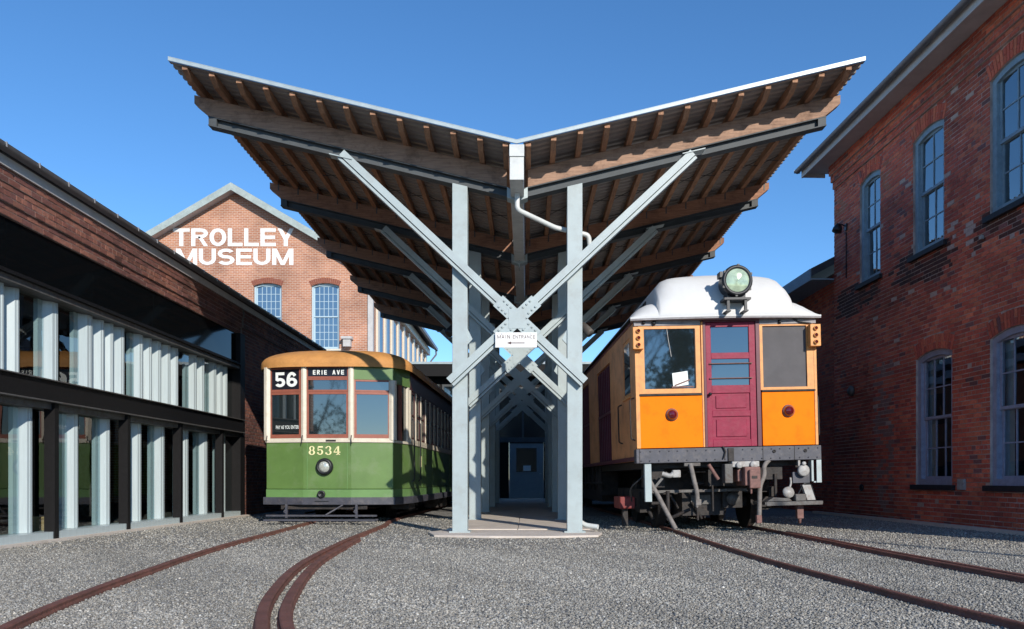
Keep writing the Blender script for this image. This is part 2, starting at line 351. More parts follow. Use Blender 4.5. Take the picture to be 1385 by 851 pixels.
def text(name, body, m, parent, box, plane, off=0.0, ext=.004, space=1.0):
    """flat lettering fitted to box=(a0,a1,z0,z1); plane maps (a,z,d)->xyz with d outward"""
    cu = bpy.data.curves.new(name, 'FONT'); cu.body = body; cu.offset = off; cu.space_character = space; cu.resolution_u = 3
    tmp = bpy.data.objects.new(name, cu); COL.objects.link(tmp)
    bpy.context.view_layer.update()
    me0 = bpy.data.meshes.new_from_object(tmp.evaluated_get(bpy.context.evaluated_depsgraph_get()))
    vs = [v.co.copy() for v in me0.vertices]; fs = [tuple(p.vertices) for p in me0.polygons]
    bpy.data.objects.remove(tmp); bpy.data.curves.remove(cu)
    ax = [v.x for v in vs]; ay = [v.y for v in vs]; x0, x1, y0, y1 = min(ax), max(ax), min(ay), max(ay)
    a0, a1, z0, z1 = box
    mb = MB(); mb.add([plane(a0 + (v.x-x0)/(x1-x0)*(a1-a0), z0 + (v.y-y0)/(y1-y0)*(z1-z0), ext) for v in vs], fs)
    bpy.data.meshes.remove(me0)
    return mb.build(name, m, parent)

def vis_px(p):   # pixel size per metre and whether a world point is in the frame
    if p[1] < .3: return 0
    x = 712 + 1077*p[0]/p[1]; y = 648 - 1077*(p[2]-CAMH)/p[1]
    return 1077/p[1] if (-5 < x < 1390 and -5 < y < 856) else 0

# ------------------------------------------------------------------ brick walls
CH = .0745; BL = .213; J = .0135
from mathutils import noise as mn
def blotch(u, z, s=1.0): return mn.fractal(Vector((u*s*.55, z*s*.8, 3.7)), .8, 2.1, 4)
def brick_tone(kind, u, z):
    r = random.random()
    if kind == 'old':
        base = random.choice([(.37,.076,.042), (.32,.064,.038), (.38,.088,.047), (.28,.058,.038), (.35,.074,.042), (.41,.11,.057)])
        if r < .03: base = (.14,.055,.05)
    else:
        base = random.choice([(.185,.072,.048), (.155,.058,.042), (.21,.085,.058), (.13,.052,.042)])
    k = random.uniform(.85, 1.12)*(1.45 if kind == 'old' else 1.1)*max(.5, min(1.25, 1 + .55*blotch(u, z)))
    return tuple(c*k for c in base)
def arch(op):
    ua, ub, za, zs, rise = op; wd = ub - ua
    if rise <= 0: return None
    Rr = (wd*wd/4 + rise*rise)/(2*rise); return ((ua+ub)/2, zs + rise - Rr, Rr)
def brickwall(root, wm, P, u0, u1, z0, z1, ops=(), kind='old', tone=None, ring=.26, parts=300, topfn=None,
              mort='mortar', depth=.25, corbel=None, header_every=6, reveal='mortar'):
    """P(u,d,z)->local; d outward. wm = world matrix of root (to pick the largest bricks)."""
    stuff = MB(); mor = MB(); cand = []
    tone = tone or (lambda u, z: brick_tone(kind, u, z))
    n = int((z1 - z0)/CH); 
    for i in range(n + 1):
        za = z0 + i*CH; zb = min(za + CH, z1); zm = (za+zb)/2
        if zb - za < .02: continue
        pr = corbel(zm) if corbel else 0
        iv = [(u0, u1)]
        if topfn:
            t = topfn(zm)
            if t is None: continue
            iv = [t]
        for op in ops:
            a, b, oz, zs, rise = op; bl = None
            if oz <= zm <= zs: bl = (a, b)
            elif zm > zs and rise > 0:
                c, zc, Rr = arch(op); q = (Rr + ring)**2 - (zm - zc)**2
                if q > 0: hw_ = min(q**.5, (zm - zc)*math.tan(math.asin((b-a)/2/Rr)) + .006); bl = (c - hw_, c + hw_)
            if bl:
                nv = []
                for (s, e) in iv:
                    if bl[1] <= s or bl[0] >= e: nv.append((s, e)); continue
                    if bl[0] > s + .02: nv.append((s, bl[0]))
                    if bl[1] < e - .02: nv.append((bl[1], e))
                iv = nv
        hdr = header_every and i % header_every == header_every - 1
        Lb = BL/2 if hdr else BL
        for (s, e) in iv:
            # mortar backing, with returns
            d = -.005 + pr
            mor.frame(P(s, d, za), Vector(P(e, d, za)) - Vector(P(s, d, za)), Vector(P(s, d-depth, za)) - Vector(P(s, d, za)), (0, 0, zb-za))
            k = math.floor((s - u0)/Lb); x = u0 + k*Lb + (Lb/2 if i % 2 else 0)
            if x > s: x -= Lb
            while x < e:
                a = max(x, s); b = min(x + Lb, e)
                if b - a > .03:
                    p = random.uniform(-.003, .004) + pr; cl = tone((a+b)/2, zm)
                    a2, b2 = a + (J/2 if a > s + 1e-4 else .001), b - (J/2 if b < e - 1e-4 else .001)
                    wob = random.uniform(-.0015, .0015)
                    cand.append((a2, b2, za + J/2 + wob, zb - J/2 + wob, p, cl))
                x += Lb
    # largest in view become parts
    sc = []
    for idx, (a, b, c, d, p, cl) in enumerate(cand):
        q = wm @ Vector(P((a+b)/2, p, (c+d)/2)); v = vis_px(q)
        if v and b - a > .15:
            qa = wm @ Vector(P(a, p, c)); qb = wm @ Vector(P(b, p, c))
            sc.append((abs(1077*(qa.x/max(qa.y,.3) - qb.x/max(qb.y,.3)))*v*.06, idx))
    sc.sort(reverse=True); chosen = set(i for _, i in sc[:parts])
    meshes = {}
    for idx, (a, b, c, d, p, cl) in enumerate(cand):
        if idx in chosen:
            o = P(a, p, c); X = Vector(P(b, p, c)) - Vector(o); Y = Vector(P(a, p-.03, c)) - Vector(o)
            key = (round(b-a, 2), round(cl[0]*25))
            if key not in meshes:
                mb = MB(); mb.frame((0,0,0), X, Y, (0,0,CH-J), cl); ob = mb.build('brick', 'brick', root); meshes[key] = ob.data
                ob.location = o
            else:
                ob = bpy.data.objects.new('brick', meshes[key]); COL.objects.link(ob); ob.parent = root; ob.location = o
        else:
            o = P(a, p, c); X = Vector(P(b, p, c)) - Vector(o); Y = Vector(P(a, p-.03, c)) - Vector(o)
            stuff.frame(o, X, Y, (0,0,d-c), cl)
    # arches
    for op in ops:
        A = arch(op)
        if not A: continue
        c, zc, Rr = A; half = (op[1]-op[0])/2; an = math.asin(min(1, half/Rr)); nb = max(6, int(2*an*(Rr+ring/2)/.078))
        pr = corbel(op[3]) if corbel else 0
        for k in range(nb):
            t0 = -an + 2*an*k/nb; t1 = -an + 2*an*(k+1)/nb; g = .0075/(Rr+ring/2)
            def pt(t, r, d): return P(c + math.sin(t)*r, d, zc + math.cos(t)*r)
            pp = random.uniform(0, .004) + pr
            e = Vector(P(0, -.05, 0)) - Vector(P(0, 0, 0))
            hs = [(Rr + .002, Rr + ring/2 - .005), (Rr + ring/2 + .005, Rr + ring - .002)] if k % 2 else [(Rr + .002, Rr + ring - .002)]
            for (ra, rb) in hs:
                stuff.prism([pt(t0+g, ra, pp), pt(t1-g, ra, pp), pt(t1-g, rb, pp), pt(t0+g, rb, pp)], e, tone(c, zc+Rr+ring))
            e2 = Vector(P(0, -depth, 0)) - Vector(P(0, 0, 0))
            mor.prism([pt(t0, Rr, pr-.008), pt(t1, Rr, pr-.008), pt(t1, Rr+ring+.03, pr-.008), pt(t0, Rr+ring+.03, pr-.008)], e2)
    s = stuff.build('brickwork', 'brick', root); s['kind'] = 'stuff'
    mor.build('wall', mort, root)

# sash windows ------------------------------------------------------
def sash_window(root, P, op, cols, rows, m='sash', sill=True, gl='sash_glass', d=-.045, deep=.14, single_panes=True, curtain=False, label=None):
    ua, ub, za, zs, rise = op; A = arch(op); fw = .10 if single_panes else .075
    def outline(inset, n=10):
        a, b, z = ua + inset, ub - inset, za + inset
        pts = [(b, z), (a, z)]
        if A:
            c, zc, Rr = A; r = Rr - inset; an = math.asin(min(1, (b-a)/2/r))
            for k in range(n+1):
                t = -an + 2*an*k/n; pts.append((c + math.sin(t)*r, zc + math.cos(t)*r))
        else: pts += [(a, zs - inset), (b, zs - inset)]
        return pts
    fr = MB(); O = outline(.0); I = outline(fw); n = len(O)
    for k in range(n):
        k2 = (k+1) % n
        fr.prism([P(O[k][0], d, O[k][1]), P(O[k2][0], d, O[k2][1]), P(I[k2][0], d, I[k2][1]), P(I[k][0], d, I[k][1])],
                 Vector(P(0, d-deep, 0)) - Vector(P(0, d, 0)))
    win = fr.build('window', m, root)
    if label: win['label'] = label
    a, b, z0, z1 = ua + fw, ub - fw, za + fw, (A[1] + A[2] if A else zs) - fw
    zm = (z0 + z1)/2; sw = .05
    # two sashes; the lower stands behind the upper
    for (lo, hi, dd) in ((zm - .02, z1, d - .05), (z0, zm + .02, d - .085)):
        sm = MB()
        def bx(u0_, u1_, w0, w1, da, db):
            sm.frame(P(u0_, da, w0), Vector(P(u1_, da, w0)) - Vector(P(u0_, da, w0)), Vector(P(u0_, db, w0)) - Vector(P(u0_, da, w0)), (0,0,w1-w0))
        top = hi
        bx(a, a+sw, lo, top, dd, dd-.034); bx(b-sw, b, lo, top, dd, dd-.034)
        bx(a+sw, b-sw, lo, lo+sw, dd, dd-.034); bx(a+sw, b-sw, top-sw, top, dd, dd-.034)
        ia, ib, ja, jb = a+sw, b-sw, lo+sw, top-sw
        for i in range(1, cols): u = ia + (ib-ia)*i/cols; bx(u-.011, u+.011, ja, jb, dd-.004, dd-.028)
        for i in range(1, rows): z = ja + (jb-ja)*i/rows; bx(ia, ib, z-.010, z+.010, dd-.006, dd-.027)
        sm.build('sash', m, win)
        if single_panes:
            for i in range(cols):
                for j in range(rows):
                    pm = MB(); u0_, u1_ = ia+(ib-ia)*i/cols, ia+(ib-ia)*(i+1)/cols; w0, w1 = ja+(jb-ja)*j/rows, ja+(jb-ja)*(j+1)/rows
                    tl = random.uniform(-.004, .004)
                    pm.add([P(u0_, dd-.018, w0), P(u1_, dd-.018-tl*.5, w0), P(u1_, dd-.018+tl, w1), P(u0_, dd-.018+tl, w1)], [(0,1,2,3)])
                    pm.build('pane', gl, win)
        else:
            pm = MB(); pm.add([P(ia, dd-.018, ja), P(ib, dd-.018, ja), P(ib, dd-.018, jb), P(ia, dd-.018, jb)], [(0,1,2,3)])
            pm.build('glazing', gl, win)
    if sill:
        sl = MB(); e = .09
        sl.frame(P(ua-e, .07, za-.09), Vector(P(ub+e, .07, za-.09)) - Vector(P(ua-e, .07, za-.09)), Vector(P(ua-e, d, za-.09)) - Vector(P(ua-e, .07, za-.09)), (0,0,.09))
        sl.build('sill', 'sill', win, .006)
    # room behind the glass
    rm = MB(); dd = d - .9
    A0, B0, Z0, Z1 = ua-.3, ub+.3, za-.3, z1+.3
    q = [P(A0, dd, Z0), P(B0, dd, Z0), P(B0, dd, Z1), P(A0, dd, Z1)]; f = [P(A0, d-.13, Z0), P(B0, d-.13, Z0), P(B0, d-.13, Z1), P(A0, d-.13, Z1)]
    rm.add(q + f, [(0,1,2,3), (0,4,5,1), (1,5,6,2), (2,6,7,3), (3,7,4,0)])
    rm.build('room_lining', 'room', win)
    if curtain:
        for (ca, cb) in ((ua+.02, ua+.02+(ub-ua)*curtain), (ub-(ub-ua)*curtain*.6, ub-.02)):
            rows_ = []
            for zz in (z0, z1):
                rows_.append([P(ca + (cb-ca)*k/16, d-.2+.02*math.sin(k*1.9), zz) for k in range(17)])
            cm = MB(); cm.grid(rows_); cm.build('curtain', 'curtain', win)
    return win

# ================================================================== SETTING
def structure(o): o['kind'] = 'structure'; return o
g = MB(); xs = [-400, -60, -20, -8, -4, 0, 4, 8, 20, 60, 400]; ys = [-400, -60, -20, -4, 2, 6, 10, 16, 30, 80, 900]
g.grid([[(x, y, 0) for y in ys] for x in xs], smooth=False, flip=True)
structure(g.build('ground', 'gravel'))
g = MB(); g.prism([(-1.26, 10.85, .004), (-.5, 10.66, .004), (.3, 10.66, .004), (.98, 10.85, .004), (1.08, 11.35, .004), (1.0, 11.9, .004), (.98, 29.4, .004), (-1.22, 29.4, .004), (-1.22, 12, .004), (-1.42, 11.5, .004)], (0, 0, .034))
walk = structure(g.build('walkway', 'concrete', None, .008))
walk.data.materials.clear(); walk.data.materials.append(M['concrete'])
for (x0_, x1_) in ((-1.19, -.14), (-.125, .955)):
    for (a_, b_) in ((11.95, 14.1), (14.115, 16.9), (16.915, 20.0), (20.015, 24.6), (24.615, 29.3)):
        g = MB(); g.box(x0_, x1_, a_, b_, .036, .052); g.build('walkway_slab', 'concrete', walk, .004)
# loose gravel
def stones(name, n, yr, smin, smax, seed):
    rs = np.random.RandomState(seed)
    y = yr[0] + (yr[1]-yr[0])*rs.rand(n)**1.1
    x = (rs.rand(n)*2 - 1)*(y*.70 + .3) - .02*y
    keep = ~((x > -1.22) & (x < 1.02) & (y > 10.62 + .25*np.abs(x+.1))) & (x > -6.1) & (x < 7.7 - .042*y)
    x, y = x[keep], y[keep]; n = len(x)
    base = np.array([[1,0,0],[0,1,0],[-1,0,0],[0,-1,0],[0,0,1],[0,0,-1.]])
    s = (smin + (smax-smin)*rs.rand(n)**2)[:, None, None]
    v = base[None]*(.65 + .6*rs.rand(n, 6, 1))*s*np.array([1, 1, .62])[None, None] + (rs.rand(n, 6, 3)-.5)*s*.5
    a = rs.rand(n)*6.28; ca, sa = np.cos(a)[:, None], np.sin(a)[:, None]
    vx = v[..., 0]*ca - v[..., 1]*sa; vy = v[..., 0]*sa + v[..., 1]*ca
    v = np.stack([vx + x[:, None], vy + y[:, None], v[..., 2] + s[..., 0]*.30], -1).reshape(-1, 3)
    f = np.array([[0,1,4],[1,2,4],[2,3,4],[3,0,4],[1,0,5],[2,1,5],[3,2,5],[0,3,5]])
    F = (f[None] + (np.arange(n)*6)[:, None, None]).reshape(-1)
    me = bpy.data.meshes.new(name); me.vertices.add(len(v)); me.vertices.foreach_set('co', v.reshape(-1).astype('f'))
    me.loops.add(len(F)); me.loops.foreach_set('vertex_index', F.astype('i')); nf = len(F)//3
    me.polygons.add(nf); me.polygons.foreach_set('loop_start', (np.arange(nf)*3).astype('i')); me.polygons.foreach_set('loop_total', np.full(nf, 3, 'i'))
    me.update(calc_edges=True); me.validate()
    t = rs.rand(n); lf = 1 + .10*np.sin(x*.9+np.sin(y*.7)*2) * np.sin(y*.55+1) + .07*np.sin(x*2.7+y*1.9) + .05*np.sin(x*7+y*5); gr = (.165 + .235*t**1.4 + .25*(rs.rand(n) > .985))*lf; warm = (rs.rand(n)-.42)*.09
    c = np.stack([gr*(1.05+warm), gr*1.01, gr*(.90-warm), np.ones(n)], -1)
    at = me.attributes.new('col', 'FLOAT_COLOR', 'FACE'); at.data.foreach_set('color', np.repeat(c, 8, 0).reshape(-1).astype('f'))
    me.materials.append(M['stone']); o = bpy.data.objects.new(name, me); COL.objects.link(o); o['kind'] = 'stuff'
    o['label'] = 'loose grey gravel covering the yard in front of the canopy'
    return o
stones('gravel_stones', 215000, (3.9, 9.0), .004, .0135, 3)
stones('gravel_stones', 70000, (9.0, 17.0), .008, .020, 4)

# ---- rails
def curve_pts(P, n=12):     # Catmull-Rom through (Y,X)
    out = []
    Q = [P[0]] + P + [P[-1]]
    for i in range(1, len(Q)-2):
        for k in range(n):
            t = k/n; p0, p1, p2, p3 = [Vector(q) for q in Q[i-1:i+3]]
            out.append(.5*((2*p1) + (p2-p0)*t + (2*p0-5*p1+4*p2-p3)*t*t + (3*p1-p0-3*p2+p3)*t**3))
    out.append(Vector(P[-1])); return out
def rail(label, P, off=0, w=.07, group='rails of the two yard tracks'):
    pts = curve_pts(P); rows = []; n = len(pts)
    for i, p in enumerate(pts):
        t = (pts[min(i+1, n-1)] - pts[max(i-1, 0)]).normalized()   # (dY,dX)
        nx, ny = t.x, -t.y
        def q(o_, z): return (p.y + nx*(off+o_), p.x + ny*(off+o_), z)
        h = w/2
        rows.append([q(-h-.012, -.02), q(-h-.01, .012), q(-h, .026), q(-h, .042), q(-h+.008, .048), q(h-.008, .048), q(h, .042), q(h, .026), q(h+.01, .012), q(h+.012, -.02)])
    mb = MB(); mb.grid(rows, smooth=False); o = mb.build('rail', 'rust')
    return tag(o, label, 'rail', group)
LL = [(1.0, -1.4), (2.0, -1.88), (3.0, -2.33), (4.27, -2.73), (5.49, -2.99), (7.0, -3.22), (7.83, -3.34), (9.5, -3.52), (11.64, -3.66), (14, -3.82), (17, -3.95), (32, -3.5)]
LR = [(1.0, .35), (2.0, -.35), (3.0, -.93), (4.27, -1.42), (5.49, -1.74), (7.24, -2.04), (9.72, -2.24), (11.3, -2.30), (13.05, -2.36), (17, -2.51), (32, -2.06)]
rail('leftmost single rusty rail curving in front of the green trolley', LL, 0, .06)
rail('rusty running rail left of its guard rail, curving to the green trolley', LR, 0, .068)
rail('rusty guard rail on the inner side of the double rail at left', [(1.0, .50), (2.0, -.20), (3.0, -.76), (4.27, -1.29), (5.49, -1.60), (7.24, -1.91), (9.0, -2.07), (10.2, -2.155)], 0, .066)
rail('single rusty rail running to the left wheels of the orange car', [(1, 2.95), (3, 2.70), (4.27, 2.59), (5.0, 2.50), (6.92, 2.33), (8.32, 2.26), (11.97, 2.20), (14, 2.14), (20, 1.9), (32, 1.4)], 0, .045)
rail('rusty running rail at far right leading to the orange car', [(1, 4.35), (4, 4.0), (6.14, 3.82), (8.32, 3.72), (10.26, 3.70), (12.9, 3.64), (14, 3.59), (20, 3.35), (32, 2.85)], 0, .05)
rail('rusty guard rail just outside the far right running rail', [(1, 4.48), (4, 4.13), (6.14, 3.94), (8.32, 3.83), (10.26, 3.80), (11.5, 3.77)], 0, .05)

# ================================================================== RIGHT BRICK BUILDING
rzR = math.atan(.0418)
rb = thing('brick_building', 'long two storey red brick building with blue grey sash windows at right', 'building', (7.27, 11.64, 0), rzR)
WMR = Matrix.Translation((7.27, 11.64, 0)) @ Matrix.Rotation(rzR, 4, 'Z')
PR = lambda u, d, z: (-d, u, z)
UEND = 6.48; U0 = -4.1; HW = 7.89
opsR = []
for (ua, ub) in ((4.32, 5.22), (2.06, 3.08), (-.25, .80), (-2.6, -1.55)):
    opsR.append((ua, ub, 4.90, 7.00, .10))
for (ua, ub) in ((1.82, 2.98), (-.36, .80), (-2.6, -1.45)):
    opsR.append((ua, ub, .70, 2.98, .10))
def toneR(u, z):
    c = brick_tone('old', u, z)
    s = math.sin(u*2.3 + 1.1) + math.sin(u*5.1 + z*2)*.6
    if 4.42 + .1*math.sin(u*2) < z < 4.93 + .05*s and u > .0 and s + random.uniform(-.8, .8) > -.5: return tuple(x*.14 + .010 for x in c) if random.random() < .8 else tuple(x*.5 for x in c)      # soot and tar under the sills
    if 3.7 < z < 5.2 and u < 1.9 and math.sin(u*7)+math.sin(z*4.2)+random.uniform(-.9, .9) > 1.1: return (.50, .38, .34)  # whitish salts
    if 6.4 < z < 7.1 and math.sin(u*3.3) > .4 and random.random() < .5: return (.42, .14, .075)
    if u > 4.6 and z < 4.2: return tuple(x*.62 for x in c) if random.random() < .5 else tuple(x*.8 for x in c)
    if 3.85 < u < 4.6 and z < 3.1 and random.random() < .45: return (.27, .15, .13)                          # patched doorway
    if random.random() < .012: return (.50, .36, .30)
    return c
def corbelR(z): return 0 if z < 6.98+.42 else (.04 if z < 7.55 else (.085 if z < 7.70 else .13))
brickwall(rb, WMR, PR, U0, UEND, .0, HW, opsR, 'old', toneR, corbel=corbelR)
# end wall (faces away, towards the low wing) and the near gable end
for nm, uu, s in (('far', UEND, 1), ('near', U0, -1)):
    mb = MB(); y0 = uu - .26 if s > 0 else uu
    mb.prism([(.262, y0 + (.0 if s > 0 else .0), 0), (10.2, y0, 0), (10.2, y0, 7.9), (5.1, y0, 10.6), (.262, y0, 7.9)], (0, .26, 0))
    mb.build('end_wall', 'museum_brick', rb)
mb = MB(); mb.box(10.2, 10.45, U0, UEND, 0, 7.9); mb.build('rear_wall', 'museum_brick', rb)
mb = MB()
for s in (0, 1):
    e0 = (-.62, 7.98) if not s else (10.9, 7.98)
    mb.prism([(e0[0], U0-.35, e0[1]), (5.15, U0-.35, 10.95), (5.15, U0-.35, 11.03), (e0[0], U0-.35, e0[1]+.07)], (0, UEND-U0+.85, 0))
mb.build('roof', 'slate', rb)
mb = MB(); mb.box(-.55, .10, U0-.3, UEND+.42, 7.895, 7.93); mb.build('soffit', 'soffit', rb)
mb = MB(); mb.box(-.585, -.553, U0-.32, UEND+.44, 7.80, 8.01); mb.box(-.552, -.02, UEND+.44, UEND+.47, 7.82, 8.0); mb.build('fascia', 'soffit', rb)
mb = MB(); rows = []
for y in (U0-.35, UEND+.5):
    rows.append([(-.66 + .072*math.cos(a), y, 7.99 + .075*math.sin(a)) for a in [math.pi + math.pi*k/8 for k in range(9)]] + [(-.588, y, 7.995)])
mb.grid(rows, smooth=True); mb.box(-.735, -.588, UEND+.5, UEND+.505, 7.93, 8.0); mb.build('gutter', 'gutter', rb)
for i, op in enumerate(opsR):
    up = op[2] > 3
    sash_window(rb, PR, op, 2 if up else 3, 2 if up else 2, 'sash' if up else 'sash_lo', True, curtain=(.34 if not up else 0))
# fittings on the wall
def wall_lamp(u, z):
    mb = MB(); mb.box(-.03, .0, u-.05, u+.05, z-.07, z+.07); mb.tube([(-.03, u, z+.02), (-.10, u, z+.06), (-.15, u, z+.05)], .014, 6)
    o = mb.build('wall_lamp', 'black_iron', rb)
    mb = MB(); mb.lathe((-.17, u, z+.06), (-.3, 0, -1), [(0, .0), (0, .055), (.04, .075), (.10, .10), (.17, .105), (.17, .0)], 14); mb.build('shade', 'black_iron', o)
wall_lamp(5.85, 6.33)
mb = MB(); mb.tube([(-.03, 5.80, 6.2), (-.03, 5.80, 5.2)], .012, 6); mb.build('conduit', 'frame_dark', rb)
mb = MB(); mb.lathe((0, 5.55, 2.70), (-1, 0, 0), [(0, .0), (0, .11), (.05, .11), (.09, .07), (.10, 0)], 16); mb.build('round_vent', 'under_grey', rb)
mb = MB(); mb.box(-.05, .0, 1.42, 1.60, .62, .80); mb.build('outlet_box', 'white_iron', rb, .006)
mb = MB(); mb.lathe((0.0, 5.1, .62), (-1, 0, 0), [(0, 0), (0, .07), (.03, .075), (.03, .05), (.012, .05), (.012, 0)], 12); mb.build('pipe_flange', 'black_iron', rb)
mb = MB(); mb.box(-.04, .0, .95, 1.02, 4.6, 4.66); mb.build('wall_bracket', 'white_iron', rb)
mb = MB(); mb.box(-.03, .02, -.55, -.47, 5.6, 5.75); mb.build('junction_box', 'under_grey', rb)
g = MB(); g.frame((7.27-.30-.0418*(-4.5), 7.1, .0), (-.0418*11.5, 11.5, 0), (.12, 0, 0), (0, 0, .055)); structure(g.build('wall_kerb', 'concrete'))

# low wing beyond
wing = thing('brick_wing', 'lower brick wing with a sloping slate roof beyond the tall brick building', 'building', (7.27 - .0418*6.85, 11.64 + 6.50, 0), rzR)
mb = MB(); mb.box(.12, 7, .02, 13.6, 0, 5.55); mb.build('wall_core', 'mortar_dark', wing)
WMW = Matrix.Translation(wing.location) @ Matrix.Rotation(rzR, 4, 'Z')
brickwall(wing, WMW, lambda u, d, z: (.10 - d, u, z), .02, 7.0, 0, 5.5, (), 'old', lambda u, z: tuple(c*.75 for c in brick_tone('old', u, z)), parts=60, depth=.03, mort='mortar_dark')
mb = MB(); mb.prism([(-.5, .0, 5.42), (5, .0, 8.3), (5, .0, 8.42), (-.5, .0, 5.60)], (0, 14, 0)); mb.build('roof', 'slate', wing)
mb = MB(); mb.box(-.54, -.505, .0, 14, 5.32, 5.58); mb.box(-.5, .1, .0, 14, 5.34, 5.37); mb.build('fascia', 'sash', wing)

# ================================================================== LEFT HALL
lh = thing('museum_hall', 'low modern hall at left with fluted white glass, black spandrel and brick above', 'building', (-6.17, 0, 0))
WML = Matrix.Translation((-6.17, 0, 0)); PL = lambda u, d, z: (d, u, z)
YN, YC, YE = 7.4, 17.18, 23.5
opsL = [(YN, YC, -.2, 3.92, 0)]
brickwall(lh, WML, PL, YN, YC, 3.92, 4.56, (), 'dark', lambda u, z: tuple(c*(.9 if z < 4.1 else 1) for c in brick_tone('dark', u, z)), parts=170, corbel=lambda z: .0 if z < 4.08 else (.03 if z < 4.3 else .05), header_every=4, mort='mortar_dark')
brickwall(lh, WML, PL, YC + .12, YE, 0, 4.54, (), 'dark', parts=120, corbel=lambda z: 0 if z < 4.08 else (.03 if z < 4.3 else .05), mort='mortar_dark')
mb = MB(); mb.box(-12, -.26, YE-.25, YE, 0, 4.6); mb.box(-12, 0.0, YN-.25, YN-.01, 0, 4.6); mb.build('end_wall', 'museum_brick', lh)
mb = MB(); mb.box(-12.2, -12, YN-.25, YE, 0, 4.6); mb.build('rear_wall', 'museum_brick', lh)
mb = MB(); mb.prism([(.10, YN-.4, 4.58), (-6, YN-.4, 5.9), (-6, YN-.4, 6.0), (.10, YN-.4, 4.655)], (0, YE-YN+.6, 0))
mb.prism([(-12.6, YN-.4, 4.58), (-6, YN-.4, 5.9), (-6, YN-.4, 6.0), (-12.6, YN-.4, 4.655)], (0, YE-YN+.6, 0)); mb.build('roof', 'slate', lh)
mb = MB(); mb.box(.055, .085, YN-.4, YE+.15, 4.46, 4.58); mb.build('fascia', 'soffit', lh)
lh.children[-1].data.materials.clear(); lh.children[-1].data.materials.append(mat('umber fascia', (.16, .145, .14), .6, 0, 4, .15))
mb = MB(); rows = []
for y in (YN-.4, YE+.2):
    rows.append([(.155 + .068*math.cos(a), y, 4.65 + .07*math.sin(a)) for a in [2*math.pi - math.pi*k/8 for k in range(9)]])
mb.grid(rows, smooth=True); mb.build('gutter', 'gutter', lh)
i = 0
y = 6.0
gb = None
while y < YE:
    if gb is None:
        mb = MB(); mb.frame((.09, 0, 4.653), (.14, 0, 0), (0, .022, 0), (0, 0, .006)); mb.frame((.224, 0, 4.60), (.006, 0, 0), (0, .022, 0), (0, 0, .055)); gb = mb.build('gutter_strap', 'bracket', lh); gb.location = (0, y, 0)
    else: dup(gb, lh, (0, y, 0))
    y += .62
mb = MB(); mb.box(.02, .05, YC-.9, YE, 4.12, 4.15); 
# spandrel panels
ys = [YN, 9.5, 11.38, 13.26, 15.14, 17.02]
for a, b in zip(ys[:-1], ys[1:]):
    mb = MB(); mb.box(-.10, -.04, a+.008, b-.008, 3.30, 3.915); mb.build('spandrel_panel', 'black_panel', lh)
mb = MB(); mb.box(-.16, -.105, YN, 17.02, 3.297, 3.92); mb.box(-.22, .03, YN, 17.02, 3.262, 3.295); mb.box(-.22, .10, YN, 17.02, 3.225, 3.259); mb.build('header_beam', 'frame_dark', lh)
mb = MB(); mb.box(-.22, .045, YN, 17.02, 3.15, 3.222); mb.build('header_channel', 'under_grey', lh)
mb = MB(); mb.box(-.22, .10, YN, 17.10, 1.80, 2.05); mb.build('middle_beam', 'frame_dark', lh)
mb = MB(); mb.box(-.22, .145, YN, 17.10, 2.052, 2.066); mb.box(-.22, .14, YN, 17.10, 1.782, 1.798); mb.build('beam_flange', 'under_grey', lh)
mb = MB(); mb.box(-.22, .035, YN, 17.02, 1.70, 1.780); mb.build('lower_head_channel', 'under_grey', lh)
mb = MB(); mb.box(-.22, .06, YN, 17.02, .03, .12); mb.build('sill_channel', 'flute', lh)
g = MB(); g.box(-6.3, -5.98, 7.2, 17.3, .0, .03); structure(g.build('hall_kerb', 'concrete'))
mb = MB(); mb.box(-.25, .06, YC-.16, YC+.11, 0, 3.92); mb.build('corner_post', 'frame_dark', lh)
for y in (8.42, 10.285, 12.165, 14.03, 15.95):
    mb = MB(); mb.box(-.06, .08, y+.0, y+.09, 0, 1.78); mb.build('post', 'frame_dark', lh)
# fluted white glass channels
def flute(ya, yb, za, zb):
    n = 1 if yb-ya < .5 else 2; mb = MB()
    w_ = (yb-ya)/n
    for k in range(n):
        a = ya + k*w_; b = a + w_ - .012
        w1_ = b-a; prof = [(-.24, a+.004), (-.185, a+.006), (-.185, a+w1_*.26), (-.10, a+w1_*.50), (-.094, a+w1_*.62), (-.098, a+w1_*.64), (-.09, a+w1_*.66), (-.09, b-w1_*.20), (-.24, b-w1_*.16)]
        mb.prism([(x, y_, za) for x, y_ in prof], (0, 0, zb-za))
    mb.build('fluted_panel', 'flute', lh)
up = [(7.5,7.75),(8.2,8.5),(8.53,8.8),(9.36,9.60),(9.64,9.89),(10.35,10.73),(11.17,11.58),(11.6,11.87),(11.89,12.13),(12.17,12.47),(12.75,13.08),(13.11,13.37),(13.40,13.73),(13.77,14.08),(14.11,14.38),(14.83,15.21),(15.24,15.56),(15.78,16.17),(16.2,16.74)]
for a, b in up: flute(a, b, 2.07, 3.147)
lo = [(7.95,8.3),(9.85,10.16),(10.89,11.19),(11.74,12.04),(12.68,13.02),(13.46,13.86),(14.42,14.84),(15.3,15.72),(16.25,16.65)]
for a, b in lo: flute(a, b, .122, 1.70)
